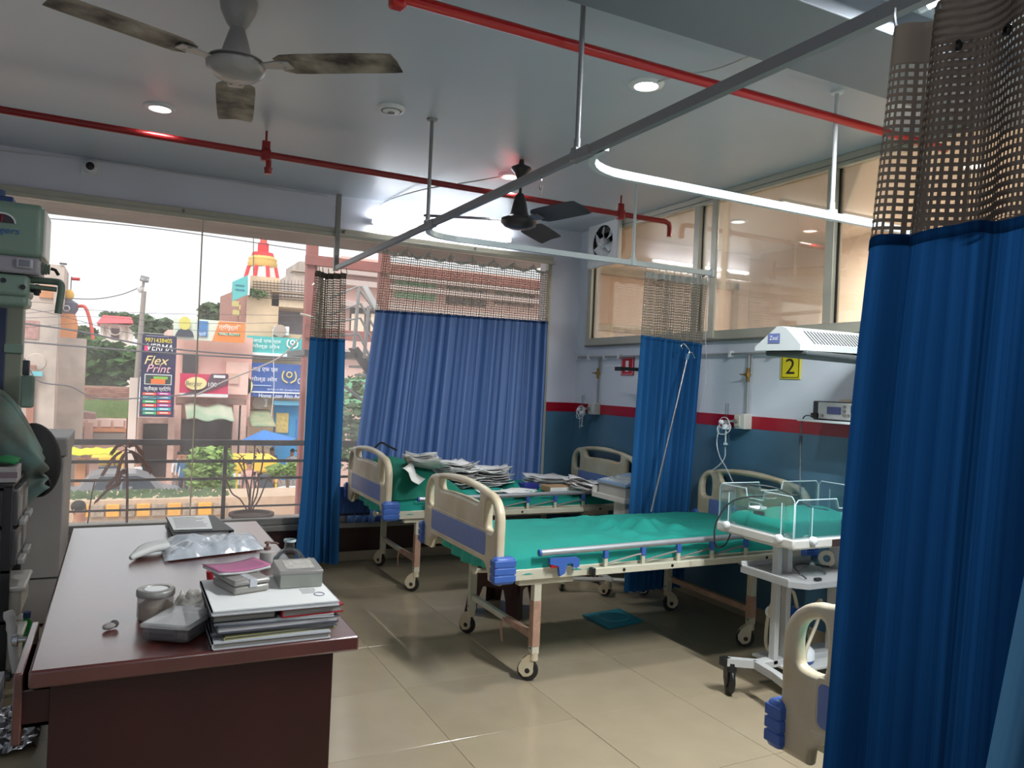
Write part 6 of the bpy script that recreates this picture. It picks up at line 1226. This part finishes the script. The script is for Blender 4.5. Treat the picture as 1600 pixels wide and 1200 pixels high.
def auto(px, py0, py1, Y, label, hood):
    c = PY(px, py1, Y); h_ = PY(px, py0, Y).z-ZG; t = thing('auto_rickshaw', (c.x, Y, ZG), label, 'auto rickshaw'); x = c.x; w_ = h_*.72
    B().box((x-w_/2, Y-.6, ZG+h_*.72), (x+w_/2, Y+1.2, ZG+h_), .12, seg=3).build('hood', hood, t); B().box((x-w_/2, Y-.6, ZG+.25), (x+w_/2, Y+1.2, ZG+h_*.42), .1).build('body', mat('auto_green', (70, 110, 76), .5), t)
    B().box((x-w_*.38, Y-.62, ZG+h_*.44), (x+w_*.38, Y-.58, ZG+h_*.72), .02).build('windscreen', mat('car_glass', (70, 80, 92)), t)
    for s in (-1, 1): B().box((x+s*w_*.46-.03, Y-.6, ZG+h_*.4), (x+s*w_*.46+.03, Y-.5, ZG+h_*.75)).build('pillar', hood, t)
    for q in ((0, -.75), (-w_*.4, .8), (w_*.4, .8)): B().cyl((x+q[0]-.06, Y+q[1], ZG+.24), (x+q[0]+.06, Y+q[1], ZG+.24), .24).build('wheel', tyre, t)
yel = mat('auto_yellow', (246, 202, 70), .5)
auto(396, 713, 770, 28.5, 'yellow-topped auto rickshaw in the middle of the road', yel); auto(166, 708, 770, 34, 'yellow auto rickshaw behind the grey car', yel)
t = bthing('yellow_tarp', 145, 30, 'bright yellow-green tarp stretched over a street stall at left', 'tarp'); a, c = PY(107, 697, 30.5), PY(182, 710, 30)
B().sheet(lambda u, v: V((a.x+(c.x-a.x)*u, 30.8-1.2*v, a.z-.1+(c.z-a.z)*v*.5*(1-.3*u)+.08*nz(u*6, v*3))), 16, 5).build('sheet', mat('tarp_yellow', (226, 226, 60), .7, var=.2), t, thick=.03)
for x in (110, 180): q = PY(x, 706, 30); B().cyl((q.x, 30, ZG), q, .03).build('pole', steelr, t)
for x, w_, m, lb in ((118, 16, org, 'orange crate under the yellow tarp'), (140, 13, pink, 'pink bundle under the yellow tarp')): a, c = PY(x, 718, 30.3), PY(x+w_, 742, 30.3); B().box((a.x, 30.2, ZG), (c.x, 30.9, a.z), .03).build('stall_crate', m, None, lb, 'crate')
skin = mat('skin', (176, 124, 98), .6); hair = mat('hair', (38, 30, 28), .7)
def person(px, py_head, Y, label, shirt, trous, arm=0, turn=0, lean=0):
    p = PY(px, py_head, Y); hh = p.z-ZG; k = hh/1.72; t = thing('person', (p.x, Y, ZG), label, 'person'); c = V((p.x, Y, ZG)); R = Matrix.Rotation(turn, 3, 'Z')
    J = lambda x, y, z: c+R @ V((x*k, y*k, z*k))
    pts = [(0, 0, .92), (0, 0, 1.1), (0, -.0-lean*.1, 1.36), (0, -.01-lean*.14, 1.46), (0, -.02-lean*.16, 1.56), (0, -.02-lean*.16, 1.66), (.10, 0, .86), (.11, -.03, .47), (.11, 0, .06), (.11, -.14, .03), (-.10, 0, .86), (-.11, .02, .47), (-.11, .06, .06), (-.11, -.08, .03), (.19, -lean*.12, 1.38), (.24, .0, 1.10), (.23, -.12-arm*.1, .88+arm*.2), (.22, -.18, .82+arm*.24), (-.19, -lean*.12, 1.38), (-.24, .02, 1.10), (-.23, -.06, .86), (-.22, -.09, .78)]
    ed = [(0, 1), (1, 2), (2, 3), (3, 4), (4, 5), (0, 6), (6, 7), (7, 8), (8, 9), (0, 10), (10, 11), (11, 12), (12, 13), (2, 14), (14, 15), (15, 16), (16, 17), (2, 18), (18, 19), (19, 20), (20, 21)]
    rad = [.13, .13, .15, .06, .085, .085, .10, .065, .045, .04, .10, .065, .045, .04, .06, .045, .035, .035, .06, .045, .035, .035]
    me = bpy.data.meshes.new('body'); me.from_pydata([J(*q)-c for q in pts], ed, []); o = bpy.data.objects.new('body', me); COL.objects.link(o); o.parent = t
    sk = o.modifiers.new('skin', 'SKIN'); o.modifiers.new('sub', 'SUBSURF').levels = 1
    if not me.skin_vertices: me.attributes  # layer is made with the modifier
    for i, r in enumerate(rad): me.skin_vertices[0].data[i].radius = (r*k, r*k*.85)
    me.skin_vertices[0].data[0].use_root = True
    dg = bpy.context.evaluated_depsgraph_get(); m2 = bpy.data.meshes.new_from_object(o.evaluated_get(dg)); o.modifiers.clear(); o.data = m2
    for m in (skin, shirt, trous): m2.materials.append(m)
    for pl in m2.polygons:
        z = pl.center.z/k; x = abs((R.inverted() @ pl.center).x)/k; pl.material_index = 0 if z > 1.44 or z < .10 or (x > .17 and z < 1.0) else 1 if z > .88 else 2; pl.use_smooth = True
    B().ell(J(0, .015-lean*.16, 1.665), (.092*k, .10*k, .085*k), 14, 8).build('hair', hair, t)
    b = B(); b.ell(J(0, -.115-lean*.16, 1.60), (.016*k, .03*k, .022*k), 8, 6); b.build('nose', skin, t)
    for s in (-1, 1): B().ell(J(s*.085, -.02-lean*.16, 1.61), (.012*k, .025*k, .035*k), 8, 6).build('ear', skin, t)
wsh = mat('shirt_white', (236, 236, 238), .8); bsh = mat('shirt_blue', (70, 110, 150), .8); psh = mat('shirt_pink', (220, 170, 160), .8); gsh = mat('shirt_grey', (120, 116, 126), .8); tr1 = mat('trousers_dark', (70, 66, 76), .8); tr2 = mat('trousers_grey', (150, 142, 136), .8)
person(124, 785, 16.2, 'person in a white shirt beside the bicycle below the balcony', wsh, tr1, .6, .6); person(289, 706, 31, 'person in a blue shirt standing left of the light green bush', bsh, tr1, 0, -.5); person(281, 706, 31.6, 'person in a pale shirt next to the one in blue', wsh, tr2, 0, .4)
person(390, 720, 27.3, 'person in a pink shirt in front of the auto rickshaw', psh, tr2, .3, .2); person(431, 720, 30, 'person in a pink shirt walking right of the auto rickshaw', psh, tr2, 0, .8); person(425, 700, 33.5, 'person in grey under the blue tarp umbrella', gsh, tr1); person(457, 702, 33, 'person in a white shirt by the blue shopfront', wsh, tr2, .2, -.7); person(216, 718, 31.2, 'person in a white shirt behind the withered sapling', wsh, tr1, .2, .9)
t = bthing('bicycle', 152, 17.3, 'black bicycle beside the person in the white shirt', 'bicycle'); c = PY(140, 800, 17.3); zc = ZG+.62; xs = (c.x+.42, c.x-.62)
for x in xs: B().tube([(x+.33*cos(k/24*2*pi), 17.3, ZG+.34+.33*sin(k/24*2*pi)) for k in range(24)], .02, 6, True).build('wheel', tyre, t)
f = B(); A_, B_, S_, H_ = V((xs[1], 17.3, ZG+.34)), V((xs[0], 17.3, ZG+.34)), V((c.x-.28, 17.3, ZG+.85)), V((c.x+.25, 17.3, ZG+.88)); M_ = V((c.x-.1, 17.3, ZG+.32))
for a, b_ in ((A_, S_), (S_, H_), (H_, B_), (M_, S_), (M_, H_), (A_, M_)): f.tube([a, b_], .018, 6)
f.build('frame', steelr, t); B().tube([H_+V((0, -.25, .12)), H_+V((0, 0, .1)), H_+V((0, .25, .12))], .014, 6).build('handlebar', steelr, t); B().ell(S_+V((0, 0, .06)), (.13, .08, .04)).build('saddle', blk, t)
t = bthing('water_crates', 104, 18, 'stacked cyan crates at the left end of the balcony view', 'crates')
for z, lb in ((ZG, 0), (ZG+.42, 1), (ZG+.84, 2), (ZG+1.26, 3)): p = PY(104, 780, 18); B().box((p.x-.35, 17.8, z), (p.x+.2, 18.3, z+.40), .02).build('crate', mat('crate_cyan', (70, 180, 206), .6), t)
# ------------------------------------------------------------------ phrases for repeats
GR = {'downlight': 'round recessed ceiling lights', 'tube_light': 'tube lights', 'fire_pipe': 'red fire pipes', 'cable': 'loose cables and leads', 'ceiling_fan': 'ceiling fans', 'curtain_rail': 'curtain rails', 'curtain': 'blue curtains with net tops',
      'paper_pile': 'papers on the window bed', 'oxygen_outlet': 'wall oxygen outlets', 'oxygen_flowmeter': 'oxygen flowmeters', 'number_sign': 'bed number signs', 'file': 'files stacked on the desk', 'tin_box': 'steel boxes on the desk stack', 'storage_tub': 'tubs in the black rack',
      'tree': 'trees across the street', 'bush': 'bushes on the road divider', 'overhead_wire': 'wires over the street', 'loan_sign': 'gold loan signs', 'air_conditioner': 'air conditioners on the shop building', 'car': 'cars on the road', 'auto_rickshaw': 'auto rickshaws', 'person': 'people in the street', 'stall_crate': 'bundles under the yellow tarp'}
for o in COL.objects:
    if o.parent is None and o.get('label') and not o.get('group'):
        g = GR.get(o.name.split('.')[0])
        if g: o['group'] = g
